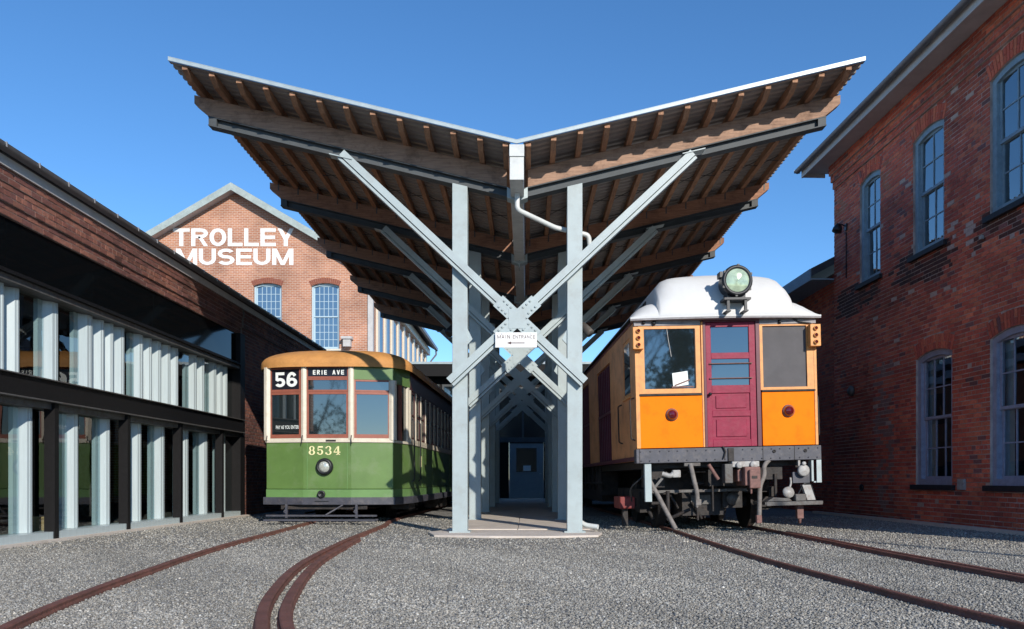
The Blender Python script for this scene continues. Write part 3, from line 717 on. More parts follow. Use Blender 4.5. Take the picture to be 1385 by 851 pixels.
# clear panes between
def panes(lst, za, zb, brk):
    ed = sorted(lst + [(b, b) for b in brk]); y = YN
    for a, b in ed:
        if a - y > .06: mb = MB(); mb.add([(-.12, y, za), (-.12, a, za), (-.12, a, zb), (-.12, y, zb)], [(0,1,2,3)]); mb.build('pane', 'glass', lh)
        y = max(y, b)
    if 17.0 - y > .1:
        mb = MB(); mb.add([(-.12, y, za), (-.12, 17.0, za), (-.12, 17.0, zb), (-.12, y, zb)], [(0,1,2,3)]); mb.build('pane', 'glass', lh)
panes(up, 2.07, 3.147, [8.42, 10.285, 12.165, 14.03, 15.95])
panes(lo, .122, 1.70, [8.42, 10.285, 12.165, 14.03, 15.95])
mb = MB(); mb.box(-11.9, -.25, YN, YE-.3, .0, .10); mb.build('room_floor', 'room_floor', lh)
mb = MB(); mb.box(-6.1, -6.0, YN, YE-.3, .1, 4.0); mb.box(-6.0, -.3, YN, YE-.3, 4.0, 4.1); mb.build('room_lining', 'interior', lh)
for y in (7.5, 11.4, 15.3, 19.2):
    mb = MB(); mb.box(-2.4, -2.2, y, y+.2, .1, 4.0); mb.build('interior_column', 'under_grey', lh)
# plywood furniture inside
t = thing('display_bench', 'light plywood display bench behind the nearest glass bay at left', 'bench', (-7.05, 9.4, .1))
mb = MB(); mb.box(-.5, .45, -.9, .5, .50, .56); mb.build('top', 'wood_light', t, .004)
for y in (-.7, .3):
    mb = MB(); mb.box(-.35, .35, y, y+.06, 0, .5); mb.build('leg', 'wood_light', t)
t = thing('plywood_crate', 'small plywood box on the floor behind the second glass bay', 'box', (-6.75, 11.0, .1))
mb = MB(); mb.box(-.2, .2, -.15, .15, 0, .16); mb.build('body', 'wood_light', t); mb = MB(); mb.box(-.22, .22, -.17, .17, .16, .185); mb.build('lid', 'wood_light', t)

# ================================================================== MUSEUM GABLE BUILDING
mu = thing('museum_building', 'tall brick gable building lettered TROLLEY MUSEUM in white behind the hall', 'building', (-12.45, 34, 0))
# local x: 0 = apex axis; half width 6.03
HWX = 5.85; EV = 9.60; PK = 13.02; D2 = 18.5
PM = lambda u, d, z: (u, -d, z)
def wx(px, Y): return (px-712)/1077*Y + 12.45
w1 = (wx(421,34), wx(459,34)); w0 = (wx(343,34), wx(381,34))
mwins = [(w0[0], w0[1], 6.35, 9.05, .12), (w1[0], w1[1], 6.35, 9.05, .12), (-(w1[1]), -(w1[0]), 6.35, 9.05, .12), (-w0[1]+.3, -w0[0]+.3, 6.35, 9.05, .12)]
mwins = mwins[:2] + [(w0[0]-2.55, w0[1]-2.55, 6.35, 9.05, .12), (w0[0]-5.1, w0[1]-5.1, 6.35, 9.05, .12)]
# wall as column strips round the windows
def wallpoly(mb, u0, u1, z0f, z1f, P, th=.35, n=1):
    mb.prism([P(u0, 0, z0f(u0)), P(u1, 0, z0f(u1)), P(u1, 0, z1f(u1)), P(u0, 0, z1f(u0))], Vector(P(0, -th, 0)) - Vector(P(0, 0, 0)))
rake = lambda u: PK - abs(u)*(PK-EV)/HWX
mb = MB(); ed = sorted(mwins); u = -HWX
for (a, b, za, zs, rise) in ed:
    cuts = [u] + ([0] if u < 0 < a else []) + [a]
    for c0, c1 in zip(cuts[:-1], cuts[1:]): wallpoly(mb, c0, c1, lambda x: 0, rake, PM)
    wallpoly(mb, a, b, lambda x: 0, lambda x: za, PM)
    c, zc, Rr = arch((a, b, za, zs, rise)); N = 8
    for k in range(N):
        x0 = a + (b-a)*k/N; x1 = a + (b-a)*(k+1)/N
        lowf = lambda x: zc + math.sqrt(max(0, Rr*Rr - (x-c)**2))
        if x0 < 0 < x1: wallpoly(mb, x0, 0, lowf, rake, PM); wallpoly(mb, 0, x1, lowf, rake, PM)
        else: wallpoly(mb, x0, x1, lowf, rake, PM)
    u = b
cuts = [u] + ([0] if u < 0 else []) + [HWX]
for c0, c1 in zip(cuts[:-1], cuts[1:]): wallpoly(mb, c0, c1, lambda x: 0, rake, PM)
mb.build('wall', 'museum_brick', mu)
for op in mwins:
    w_ = sash_window(mu, PM, op, 5, 4, 'museum_sash', False, 'sky_glass', d=-.12, single_panes=False)
    c, zc, Rr = arch(op); an = math.asin((op[1]-op[0])/2/Rr); mb = MB(); N = 15
    for k in range(N):
        t0 = -an*1.02 + 2*an*1.02*k/N; t1 = t0 + 2*an*1.02/N*.86
        mb.prism([PM(c+math.sin(t0)*Rr, .012, zc+math.cos(t0)*Rr), PM(c+math.sin(t1)*Rr, .012, zc+math.cos(t1)*Rr), PM(c+math.sin(t1)*(Rr+.22), .012, zc+math.cos(t1)*(Rr+.22)), PM(c+math.sin(t0)*(Rr+.22), .012, zc+math.cos(t0)*(Rr+.22))], (0, .05, 0), (.24,.08,.05))
    mb.build('arch', 'brick', mu)
    mb = MB(); mb.box(op[0]-.08, op[1]+.08, -.06, .12, op[2]-.10, op[2]); mb.build('sill', 'cream', mu)
# side wall with openings between pale pilasters
mb = MB(); mb.box(HWX-.35, HWX, .35, D2, 0, EV); mb.build('side_wall', 'museum_brick', mu)
mb = MB(); mb.box(-HWX, -HWX+.35, .35, D2, 0, EV); mb.prism([(-HWX, D2, 0), (HWX, D2, 0), (HWX, D2, EV), (0, D2, PK), (-HWX, D2, EV)], (0, .3, 0)); mb.build('rear_wall', 'museum_brick', mu)
k = 0; pil = None
y = .9
while y < D2 - .3:
    if pil is None:
        mb = MB(); mb.box(HWX + .003, HWX+.10, 0, .42, 0, EV - .7); pil = mb.build('pilaster', 'cream', mu); pil.location = (0, y, 0)
    else: dup(pil, mu, (0, y, 0))
    y += 1.85
y = 1.62; win0 = None
while y < D2 - 1.2:
    if win0 is None:
        mb = MB(); mb.box(HWX+.002, HWX+.03, 0, .78, 5.2, 8.6); win0 = mb.build('window', 'sash', mu); win0.location = (0, y, 0)
        mb = MB(); mb.box(HWX+.032, HWX+.036, .07, .36, 5.3, 8.5); mb.box(HWX+.032, HWX+.036, .42, .71, 5.3, 8.5); mb.build('pane', 'car_glass', win0)
    else:
        c = dup(win0, mu, (0, y, 0)); dup(win0.children[0], c)
    y += 1.85
mb = MB(); mb.box(HWX+.002, HWX+.22, -.02, D2+.3, EV-.62, EV-.20); mb.build('side_cornice', 'cream', mu)
# roof
mb = MB(); sl = (PK-EV)/HWX; ov = .55
for s in (-1, 1):
    mb.prism([(0, -.44, PK+.10), (s*(HWX+ov), -.44, PK+.10 - sl*(HWX+ov)), (s*(HWX+ov), -.44, PK+.28 - sl*(HWX+ov)), (0, -.44, PK+.28)], (0, D2+1.12, 0))
mb.build('roof', 'slate', mu)
mb = MB()
for s in (-1, 1):
    mb.prism([(0, -.48, PK-.04), (s*(HWX+ov+.03), -.48, PK-.04 - sl*(HWX+ov+.03)), (s*(HWX+ov+.03), -.48, PK+.27 - sl*(HWX+ov+.03)), (0, -.48, PK+.27)], (0, .038, 0))
mb.build('rake_board', mat('pale green barge board', (.36, .42, .40), .6, 0, 5, .15, dirt=(.2, .2, .19), dirt_amt=.4), mu)
mb = MB()
for s in (-1, 1):
    mb.prism([(0, -.44, PK+.0), (s*(HWX+ov), -.44, PK+.0 - sl*(HWX+ov)), (s*(HWX+ov), -.44, PK+.06 - sl*(HWX+ov)), (0, -.44, PK+.06)], (0, .44, 0))
mb.build('rake_soffit', 'soffit', mu)
mb = MB(); ge = EV + .28 - sl*ov
mb.box(HWX+ov, HWX+ov+.14, -.4, D2+.7, ge-.22, ge-.03)
mb.tube([(HWX+ov+.05, D2+.4, ge-.2), (HWX+ov+.05, D2+.4, ge-.5), (HWX+.2, D2+.4, ge-1.0), (HWX+.2, D2+.4, 0)], .06, 8); mb.build('gutter', 'gutter', mu)
PT = lambda a, z, d: (a, -.006-d, z)
Zp = lambda py: CAMH + (648-py)/1077*34
sign_text('lettering', 'TROLLEY', 'white_lit', mu, (wx(234,34), wx(398,34), Zp(333), Zp(309)), PT, .25, .19, gap=.09)
sign_text('lettering', 'MUSEUM', 'white_lit', mu, (wx(238,34), wx(397,34), Zp(358.5), Zp(336.5)), PT, .25, .19, gap=.09)
mb = MB(); mb.box(wx(466,34), wx(476,34), -.3, 0, Zp(470), Zp(460)); mb.box(wx(464,34), wx(478,34), -.36, 0, Zp(460), Zp(456.5)); mb.build('wall_vent', 'soffit', mu)
mb = MB(); mb.box(HWX-.16, HWX+.06, -.08, .12, 5.5, EV-.6); mb.build('corner_board', 'soffit', mu)

# ================================================================== LINK BUILDING WITH ENTRY
lk = thing('entrance_building', 'flat roofed dark entrance building closing the end of the canopy walkway', 'building', (-.12, 29.5, 0))
mb = MB(); mb.box(-7.4, -1.0, 0, .25, 0, 4.6); mb.box(.97, 6.4, 0, .25, 0, 4.6); mb.box(-1.0, .97, .02, .25, 4.2, 4.6); mb.build('wall', 'frame_dark', lk)
mb = MB(); mb.box(-7.6, 6.5, -.5, 9, 4.55, 4.98); mb.build('fascia', 'frame_dark', lk)
mb = MB(); mb.box(-7.65, 6.55, -.55, 9.05, 4.983, 5.07); mb.build('roof_edge', 'galv', lk)
for s, (a, b) in enumerate(((-7.2, -5.2), (-5.1, -3.1), (-3.0, -1.1), (1.1, 3.0), (3.1, 5.0))):
    f = MB(); f.box(a, b, -.06, -.003, 3.5, 4.3); w_ = f.build('window', 'steel_dark', lk)
    f = MB(); f.box(a+.08, b-.08, -.07, -.061, 3.57, 4.22); f.build('pane', 'car_glass', w_)
# door frame, transom, door
f = MB(); f.box(-1.0, -.86, -.05, .1, .09, 4.2); f.box(.83, .97, -.05, .1, .09, 4.2); f.box(-.86, .83, -.05, .1, 2.16, 2.34); f.box(-.86, .83, -.05, .1, 3.3, 3.38); f.box(-.86, .83, -.05, .1, 4.08, 4.2)
f.box(-.05, .03, -.045, .09, 2.34, 4.08); f.build('door_frame', 'steel_dark', lk)
for (a, b, c, d) in ((-.86, -.05, 2.34, 3.3), (.03, .83, 2.34, 3.3), (-.86, -.05, 3.38, 4.08), (.03, .83, 3.38, 4.08)):
    f = MB(); f.box(a, b, .03, .045, c, d); f.build('transom_pane', 'dim_glass', lk)
f = MB(); f.box(-.86, -.525, .0, .06, .09, 2.16); f.box(.762, .83, .0, .06, .09, 2.16); f.box(-.52, .76, .0, .06, 2.122, 2.16); f.build('side_panel', 'frame_dark', lk)
f = MB(); f.box(-.52, .76, .0, .05, .09, 2.12); f.box(-.30, .54, -.012, -.001, 1.02, 1.06); f.box(-.30, -.26, -.012, -.001, 1.06, 1.95); f.box(.50, .54, -.012, -.001, 1.06, 1.95); f.box(-.30, .54, -.012, -.001, 1.95, 1.99)
d = f.build('door', 'door_blue', lk)
f = MB(); f.box(-.26, .50, -.006, -.002, 1.06, 1.95); f.build('pane', 'dim_glass', d)
f = MB(); f.box(.0, .28, -.012, -.008, 1.10, 1.30); f.build('notice', 'sign_white', d)
f = MB(); f.tube([(.68, -.01, 1.0), (.68, -.06, 1.0), (.60, -.06, 1.0)], .012, 6); f.build('handle', 'chrome', d)

# ================================================================== CANOPY
cp = thing('entrance_canopy', 'steel and timber butterfly canopy with crossed braces between the two trolley cars', 'canopy', (-.13, 11.46, 0))
SL = .2385; FY = [0, 3.35, 6.7, 10.05, 13.4]; YA, YB = -.71, 14.5
bz = lambda x: 4.94 + SL*abs(x)       # underside of timber beams
bolt_me = None
for fi, fy in enumerate(FY):
    for s in (-1, 1):
        mb = MB(); x0, x1 = s*.712, s*.928
        zt = lambda x: bz(x) - .136
        mb.prism([(x0, fy-.105, .03), (x1, fy-.105, .03), (x1, fy-.105, zt(x1)), (x0, fy-.105, zt(x0))], (0, .205, 0))
        c = mb.build('column', 'steel', cp, .006)
        mb = MB(); mb.box(s*.82-.15, s*.82+.15, fy-.15, fy+.15, .035, .058); mb.build('base_plate', 'steel', c)
        # steel beam: two flanges and a web
        mb = MB(); a, b = s*.02, s*4.42
        for (q0, q1, y0, y1) in ((-.138, -.124, fy-.08, fy+.09), (-.016, -.002, fy-.08, fy+.09), (-.124, -.016, fy-.012, fy+.012)):
            mb.prism([(a, y0, bz(a)+q0), (b, y0, bz(b)+q0), (b, y0, bz(b)+q1), (a, y0, bz(a)+q1)], (0, y1-y0, 0))
        mb.prism([(b-s*.12, fy-.076, bz(b-s*.12)-.122), (b-s*.006, fy-.076, bz(b)-.122), (b-s*.006, fy-.076, bz(b)-.018), (b-s*.12, fy-.076, bz(b-s*.12)-.018)], (0, .16, 0))
        mb.build('steel_beam', 'steel_dark', cp)
        # timber beam with bevelled tip
        mb = MB(); a, b = s*.15, s*4.62; c0 = s*4.40
        mb.prism([(a, fy-.075, bz(a)), (c0, fy-.075, bz(c0)), (b, fy-.075, bz(b)+.13), (b, fy-.075, bz(b)+.25), (a, fy-.075, bz(a)+.25)], (0, .15, 0))
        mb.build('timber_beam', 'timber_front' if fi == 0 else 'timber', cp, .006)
        # brace: a pair of flats with a gap
        dy = 0 if s > 0 else .0035
        A = Vector((s*2.49, 0, bz(2.49)-.142)); B = Vector((-s*.95, 0, 2.17)); t = (B-A).normalized(); n = Vector((-t.z, 0, t.x))
        if n.z < 0: n = -n
        mb = MB(); yb = fy - .175 + dy
        mb.bar(A + n*.022 + Vector((0, yb, 0)), B + n*.022 + Vector((0, yb, 0)), .098, .125, (0, 1, 0))
        mb.bar(A - n*.058 + Vector((0, yb+.01, 0)), B - n*.058 + Vector((0, yb+.01, 0)), .036, .105, (0, 1, 0))
        mb.bar(A - n*.034 + Vector((0, yb+.03, 0)), B - n*.034 + Vector((0, yb+.03, 0)), .014, .06, (0, 1, 0))
        br = mb.build('brace', 'steel', cp)
        mb = MB(); mb.frame(A + Vector((-.16, yb-.075, -.015)), (.32, 0, SL*s*.32), (0, .16, 0), (0, 0, .014)); mb.build('end_plate', 'steel', br)
    # gusset cross with bolts
    C0 = Vector((0, fy-.245, 3.06)); mb = MB(); bolts = []
    for s in (-1, 1):
        t = Vector((s*2.49+s*.95, 0, bz(2.49)-.142-2.17)).normalized(); n = Vector((-t.z, 0, t.x))
        for e in (-1, 1):
            mb.bar(C0 + t*e*.10, C0 + t*e*.37, .20, .013, (0, 1, 0))
            for i in (.17, .235, .30):
                for j in (-.055, .055): bolts.append(C0 + t*e*i + n*j + Vector((0, -.006, 0)))
    mb.box(-.12, .12, C0.y-.012, C0.y+.004, C0.z-.14, C0.z+.14)
    gs = mb.build('gusset_plate', 'steel', cp)
    if fi == 0:
        for b in bolts:
            if bolt_me is None:
                mb = MB(); mb.lathe((0,0,0), (0,-1,0), [(0, .017), (.014, .017), (.018, .012), (.018, 0)], 6, smooth=False); o = mb.build('bolt', 'steel', gs); bolt_me = o.data
            else: o = bpy.data.objects.new('bolt', bolt_me); COL.objects.link(o); o.parent = gs
            o.location = b
    elif fi < 3:
        mb = MB()
        for b in bolts: mb.lathe(b, (0,-1,0), [(0, .017), (.014, .017), (.014, 0)], 6, smooth=False)
        mb.build('bolt_row', 'steel', gs)
    # apex bracket between the beams
    mb = MB()
    for s in (-1, 1): mb.prism([(s*.004, fy-.09, 4.77), (s*.148, fy-.09, 4.82), (s*.148, fy-.09, 4.97), (s*.004, fy-.09, 4.88)], (0, .18, 0))
    mb.box(-.008, .008, fy-.14, fy+.1, 4.70, 4.9); mb.build('apex_bracket', 'steel', cp)
# cleats on the columns
for fy in FY[:3]:
    for s in (-1, 1):
        mb = MB(); mb.prism([(s*.712, fy-.08, 2.95), (s*.64, fy-.08, 2.80), (s*.712, fy-.08, 2.72)], (0, .05, 0)); mb.build('cleat', 'steel', cp)
# joists
jx = [.155] + [.50 + .363*k for k in range(12)]
for s in (-1, 1):
    for x in jx:
        mb = MB(); zb = bz(x)+.25; zt = zb + .122; jit = random.uniform(-.01, .01)
        yf = YA + .03 + jit
        X0 = s*x - .036
        mb.prism([(X0, yf, zt), (X0, yf, zt-.045), (X0, yf+.17, zb-.0), (X0, YB-.05, zb), (X0, YB-.05, zt)], (.072, 0, 0))
        mb.build('joist', 'joist', cp, 0)
mb = MB()
for s in (-1, 1):      # bridging rods between the joists
    for i in range(len(jx)-1):
        for by in (1.1, 2.2, 4.4, 5.5, 7.8, 8.9, 11.1, 12.2):
            a, b = jx[i]*s, jx[i+1]*s
            mb.bar((a, by, bz(a)+.262), (b, by+.01, bz(b)+.36), .012, .004, (0, 1, 0)); mb.bar((a, by+.03, bz(a)+.36), (b, by+.03, bz(b)+.262), .012, .004, (0, 1, 0))
o = mb.build('bridging', 'chrome', cp); o['kind'] = 'stuff'
o.data.materials.clear(); o.data.materials.append(M['under_grey'])
mb = MB()
for fy in FY[1:]:
    for s in (-1, 1):
        for x in jx: mb.box(s*x+.024, s*x+.05, fy-.08, fy-.077, bz(x)+.13, bz(x)+.30)
o = mb.build('joist_clip', 'under_grey', cp); o['kind'] = 'stuff'
# corrugated deck
for s in (-1, 1):
    prof = []; y = YA
    while y < YB:
        prof += [(y, .0), (y+.065, .0), (y+.082, .032), (y+.133, .032)]; y += .15
    prof.append((YB, 0))
    rows = []
    for x in (s*.089, s*2.4, s*4.70):
        rows.append([(x, yy, bz(x)+.376 + zz) for yy, zz in prof])
    rows2 = [[(p[0], p[1], p[2]+.005) for p in r] for r in rows]
    mb = MB(); mb.grid(rows, smooth=False, flip=(s > 0)); mb.grid(rows2, smooth=False, flip=(s < 0))
    mb.build('roof_sheet', 'deck', cp)
    mb = MB(); a, b = s*.0, s*4.70
    mb.prism([(a, YA-.022, bz(a)+.382), (b, YA-.022, bz(b)+.382), (b, YA-.022, bz(b)+.428), (a, YA-.022, bz(a)+.428)], (0, .018, 0))
    mb.prism([(a, YA-.022, bz(a)+.430), (b, YA-.022, bz(b)+.430), (b, YA-.022, bz(b)+.436), (a, YA-.022, bz(a)+.436)], (0, .12, 0))
    mb.build('edge_flashing', 'galv', cp)
mb = MB()
mb.prism([(-.095, YA-.03, 4.83), (.095, YA-.03, 4.83), (.095, YA-.03, 5.27), (-.095, YA-.03, 5.27)], (0, .018, 0))
mb.box(-.095, -.088, YA-.01, YB, 4.83, 5.22); mb.box(.088, .095, YA-.01, YB, 4.83, 5.22); mb.box(-.087, .087, YA-.01, YB, 4.83, 4.84)
mb.box(-.10, .10, YA-.045, YA-.032, 5.14, 5.30)
mb.build('valley_gutter', 'gutter_white', cp, .004)
# downpipe
def bend(pts, r=.06, n=5):
    P_ = [Vector(p) for p in pts]; out = [P_[0]]
    for i in range(1, len(P_)-1):
        a = (P_[i-1]-P_[i]).normalized(); b = (P_[i+1]-P_[i]).normalized(); rr = min(r, (P_[i-1]-P_[i]).length*.45, (P_[i+1]-P_[i]).length*.45)
        for k in range(n+1):
            t = k/n; out.append((P_[i]+a*rr)*(1-t)**2 + P_[i]*2*t*(1-t) + (P_[i]+b*rr)*t*t)
    out.append(P_[-1]); return out
mb = MB(); mb.tube(bend([(0, -.22, 4.9), (0, -.22, 4.60), (.55, .08, 4.44), (1.04, .17, 4.36), (1.06, .18, 4.16), (.90, .20, 4.06), (.86, .21, 3.9), (.86, .21, .22), (.98, .12, .13), (1.16, .02, .11)]), .036, 12)
mb.build('downpipe', 'gutter_white', cp)
mb = MB()
for z in (1.2, 2.6, 3.8): mb.box(.80, .925, .16, .255, z, z+.03)
mb.build('pipe_clamp', 'steel', cp)
for s, fy in ((-1, 3.35), (1, 3.35)):
    mb = MB(); mb.tube([(s*.9, fy, 3.55), (s*1.18, fy-.05, 3.62)], .02, 6); o = mb.build('lamp_arm', 'black_iron', cp)
    mb = MB(); mb.lathe((s*1.16, fy-.05, 3.66), (s*.5, -.3, -.6), [(0, 0), (0, .07), (.22, .085), (.26, .08), (.26, 0)], 14); mb.build('spotlight', 'black_iron' if s < 0 else 'under_grey', o)
# sign
sg = thing('entrance_sign', 'small white MAIN ENTRANCE sign with a left arrow on the front cross brace', 'sign', (-.145, 11.175, 2.645))
mb = MB(); mb.box(-.292, .292, -.006, .006, 0, .212); mb.build('board', 'white_lit', sg, .002)
SP = lambda a, z, d: (a, -.007-d, z)
sign_text('lettering', 'MAIN', 'print_brown', sg, (-.262, -.085, .125, .176), SP, .16, .14, .001, .34)
sign_text('lettering', 'ENTRANCE', 'print_brown', sg, (-.045, .265, .125, .172), SP, .16, .14, .001, .34)
mb = MB(); mb.box(-.08, .12, -.0085, -.0065, .058, .070); mb.prism([(-.13, -.0085, .064), (-.07, -.0085, .086), (-.07, -.0085, .042)], (0, .002, 0)); mb.build('arrow', 'print_brown', sg)
mb = MB()
for x in (-.2, .2): mb.lathe((x, -.006, .19), (0,-1,0), [(0, .008), (.004, .008), (.005, 0)], 8)
mb.build('screw', 'chrome', sg)

# ================================================================== GREEN TROLLEY
def wheel(mb, x, y, r, s):
    mb.lathe((x, y, r), (s, 0, 0), [(-.07, r+.025), (-.04, r+.025), (-.04, r), (.06, r-.008), (.06, r-.06), (.02, r-.08), (.02, .12), (.07, .10), (.07, 0)], 28)
    mb.lathe((x, y, r), (-s, 0, 0), [(.07, r+.025), (.07, 0)], 28)
gt = thing('green_trolley', 'green and cream trolley car numbered 8534 with route sign 56', 'trolley', (-3.55, 14.2, 0), -.03)
F = [(-1.31, .98), (-1.15, .15), (-.43, 0), (.43, 0), (1.15, .15), (1.31, .98)]
LEN = 13.4
def plan(off=0):
    c = []
    pts = F + [(1.31, LEN-.98), (1.15, LEN-.15), (.43, LEN), (-.43, LEN), (-1.15, LEN-.15), (-1.31, LEN-.98)]
    n = len(pts)
    for i in range(n):     # mitred offset
        p = Vector(pts[i]); a = (p - Vector(pts[i-1])).normalized(); b = (Vector(pts[(i+1) % n]) - p).normalized()
        na = Vector((a.y, -a.x)); nb = Vector((b.y, -b.x)); m = (na+nb).normalized(); c.append(p + m*off/max(.3, m.dot(na)))
    return c
def loft(mb, off, z0, z1, off1=None):
    a = plan(off); b = plan(off if off1 is None else off1)
    n = len(a); vs = [(p.x, p.y, z0) for p in a] + [(p.x, p.y, z1) for p in b]
    fs = [(i, (i+1) % n, n+(i+1) % n, n+i) for i in range(n)] + [tuple(range(n-1, -1, -1)), tuple(range(n, 2*n))]
    mb.add(vs, fs)
mb = MB(); loft(mb, 0, .62, 1.45); gbody = mb.build('body', 'green', gt, .012)
mb = MB(); loft(mb, .006, .47, .615); mb.build('lower_panel', 'green_hi', gt, .004)
mb = MB(); loft(mb, .055, .34, .475); mb.build('bumper', 'bumper', gt, .01)
mb = MB(); loft(mb, .02, 1.453, 1.50); mb.build('belt_rail', 'cream', gt, .006)
mb = MB(); loft(mb, -.075, 1.50, 2.86); mb.build('cabin_core', 'interior', gt)
def seg(i):
    a, b = Vector(F[i]), Vector(F[i+1]); t = (b-a).normalized(); return a, t, (b-a).length, Vector((t.y, -t.x))
def sbox(mb, i, s0, s1, z0, z1, d0, d1):
    a, t, L_, n = seg(i); o = a + t*s0 + n*d0
    mb.frame((o.x, o.y, z0), (t.x*(s1-s0), t.y*(s1-s0), 0), (n.x*(d1-d0), n.y*(d1-d0), 0), (0, 0, z1-z0))
def splane(i):
    a, t, L_, n = seg(i)
    return lambda s, z, d: (a.x + t.x*s + n.x*(D0+d), a.y + t.y*s + n.y*(D0+d), z)
def ring(mb, i, s0, s1, z0, z1, w_, d0, d1):
    sbox(mb, i, s0, s0+w_, z0, z1, d0, d1); sbox(mb, i, s1-w_, s1, z0, z1, d0, d1); sbox(mb, i, s0+w_, s1-w_, z0, z0+w_, d0, d1); sbox(mb, i, s0+w_, s1-w_, z1-w_, z1, d0, d1)
for i in (1, 2, 3):
    a, t, L_, n = seg(i); p = .045
    mb = MB(); sbox(mb, i, p, L_-p, 1.50, 1.53, -.06, .012); mb.build('window_ledge', 'cream', gt)
    # main sash
    def win(z0, z1, nm='window', m='sash_red', fw=.045):
        f = MB(); ring(f, i, p+.002, L_-p-.002, z0, z1, fw, -.045, -.008); o = f.build(nm, m, gt)
        f = MB(); sbox(f, i, p+.002+fw, L_-p-.002-fw, z0+fw, z1-fw, -.034, -.028); f.build('pane', 'car_glass', o); return o
    wmain = win(1.533, 2.36)
    f = MB(); sbox(f, i, p+.002, L_-p-.002, 1.50+.033, 1.60, -.044, -.004); f.build('bottom_rail', 'sash_red', wmain)
    if i == 1:
        o = win(2.363, 2.815, 'route_number_box'); f = MB(); sbox(f, i, p+.055, L_-p-.055, 2.415, 2.765, -.0275, -.022); f.build('blind', 'sign_black', o)
        D0 = -.0215; sign_text('route_number', '56', 'sign_white', o, (p+.11, L_-p-.09, 2.455, 2.72), splane(1), .30, .19, gap=.14)
        D0 = -.027; text('lettering', 'PAY AS YOU ENTER', 'sign_white', wmain, (p+.13, L_-p-.06, 1.70, 1.765), splane(1), off=.01, ext=.002)
    if i == 2:
        win(2.363, 2.60, fw=.032)
        o = win(2.603, 2.815, 'destination_box', fw=.03); f = MB(); sbox(f, i, p+.034, L_-p-.034, 2.636, 2.785, -.0275, -.022); f.build('blind', 'sign_black', o)
        D0 = -.0215; sign_text('destination', 'ERIE', 'sign_white', o, (p+.12, p+.37, 2.665, 2.75), splane(2), .30, .2, gap=.5)
        sign_text('destination', 'AVE', 'sign_white', o, (p+.47, p+.68, 2.665, 2.75), splane(2), .26, .2, gap=.35)
    if i == 3:
        win(2.363, 2.575, fw=.03)
        mb = MB(); sbox(mb, i, 0, L_+.0, 2.578, 2.84, -.06, -.002); mb.build('letterboard', 'green', gt)
    else:
        mb = MB(); sbox(mb, i, 0, L_, 2.817, 2.86, -.06, .004); mb.build('head_rail', 'sash_red', gt)
for j, (x, y) in enumerate(F[1:5]):      # front posts
    mb = MB(); mb.lathe((x*.985, y+.03, 1.50), (0,0,1), [(0, .060 if 0 < j < 3 else .075), ((1.31 if j < 3 else 1.07), .060 if 0 < j < 3 else .075)], 8, smooth=False); mb.build('post', 'cream', gt)
for i in (0, 4):                          # angled vestibule sides
    a, t, L_, n = seg(i)
    mb = MB(); sbox(mb, i, .0 if i == 0 else .04, L_-.04 if i == 0 else L_, 2.53, 2.84, -.06, -.001); mb.build('letterboard', 'green', gt)
    for s0 in (.36, .74):
        s_ = s0 if i == 4 else L_-s0-.07
        mb = MB(); sbox(mb, i, s_, s_+.07, 1.50, 2.53, -.06, .0); mb.build('post', 'cream' if s0 > .5 else 'sash_red', gt)
    mb = MB(); sbox(mb, i, .05, L_-.05, 1.505, 2.525, -.05, -.044); mb.build('pane', 'car_glass', gt)
# sides
pw = .62
for s in (-1, 1):
    ax = s*1.31
    mb = MB(); mb.box(ax-s*.06, ax+s*.004, .98, LEN-.98, 2.50, 2.835); mb.build('letterboard', 'letterboard', gt)
    mb = MB(); mb.box(ax-s*.06, ax+s*.018, .98, LEN-.98, 1.502, 1.56); mb.build('window_sill', 'cream', gt)
    y = 1.0; po = pa = None; k = 0
    while y < LEN - 1.2:
        if po is None:
            mb = MB(); mb.box(ax-s*.055, ax+s*.002, 0, .10, 1.561, 2.498); po = mb.build('post', 'cream', gt); po.location = (0, y, 0)
            f = MB(); f.box(ax-s*.045, ax-s*.012, .102, .135, 1.563, 2.496); f.box(ax-s*.045, ax-s*.012, pw-.037, pw-.003, 1.563, 2.496); f.box(ax-s*.045, ax-s*.012, .135, pw-.037, 1.563, 1.61); f.box(ax-s*.045, ax-s*.012, .135, pw-.037, 2.45, 2.496); f.box(ax-s*.045, ax-s*.014, .135, pw-.037, 2.02, 2.05)
            pa = f.build('window', 'letterboard', gt); pa.location = (0, y, 0)
            f = MB(); f.box(ax-s*.038, ax-s*.03, .135, pw-.037, 1.61, 2.45); pn = f.build('pane', 'car_glass', pa)
        else:
            dup(po, gt, (0, y, 0)); c = dup(pa, gt, (0, y, 0)); dup(pn, c)
        y += pw
    mb = MB()
    for yy in (2.4, 3.9, 6.9, 9.9, 11.5): mb.box(ax-s*.01, ax+s*.006, yy, yy+.045, .63, 1.44)
    mb.build('side_strap', 'green', gt)
    mb = MB(); mb.tube([(ax+s*.03, 1.05, .75), (ax+s*.07, 1.05, .80), (ax+s*.07, 1.05, 1.9), (ax+s*.03, 1.05, 1.95)], .014, 6); mb.tube([(ax+s*.03, 1.75, .75), (ax+s*.07, 1.75, .80), (ax+s*.07, 1.75, 1.9), (ax+s*.03, 1.75, 1.95)], .014, 6); mb.build('grab_rail', 'black_iron', gt)
    mb = MB(); mb.box(ax+s*.006, ax+s*.009, 2.15, 2.30, 1.05, 1.27); mb.build('side_notice', 'gold', gt)
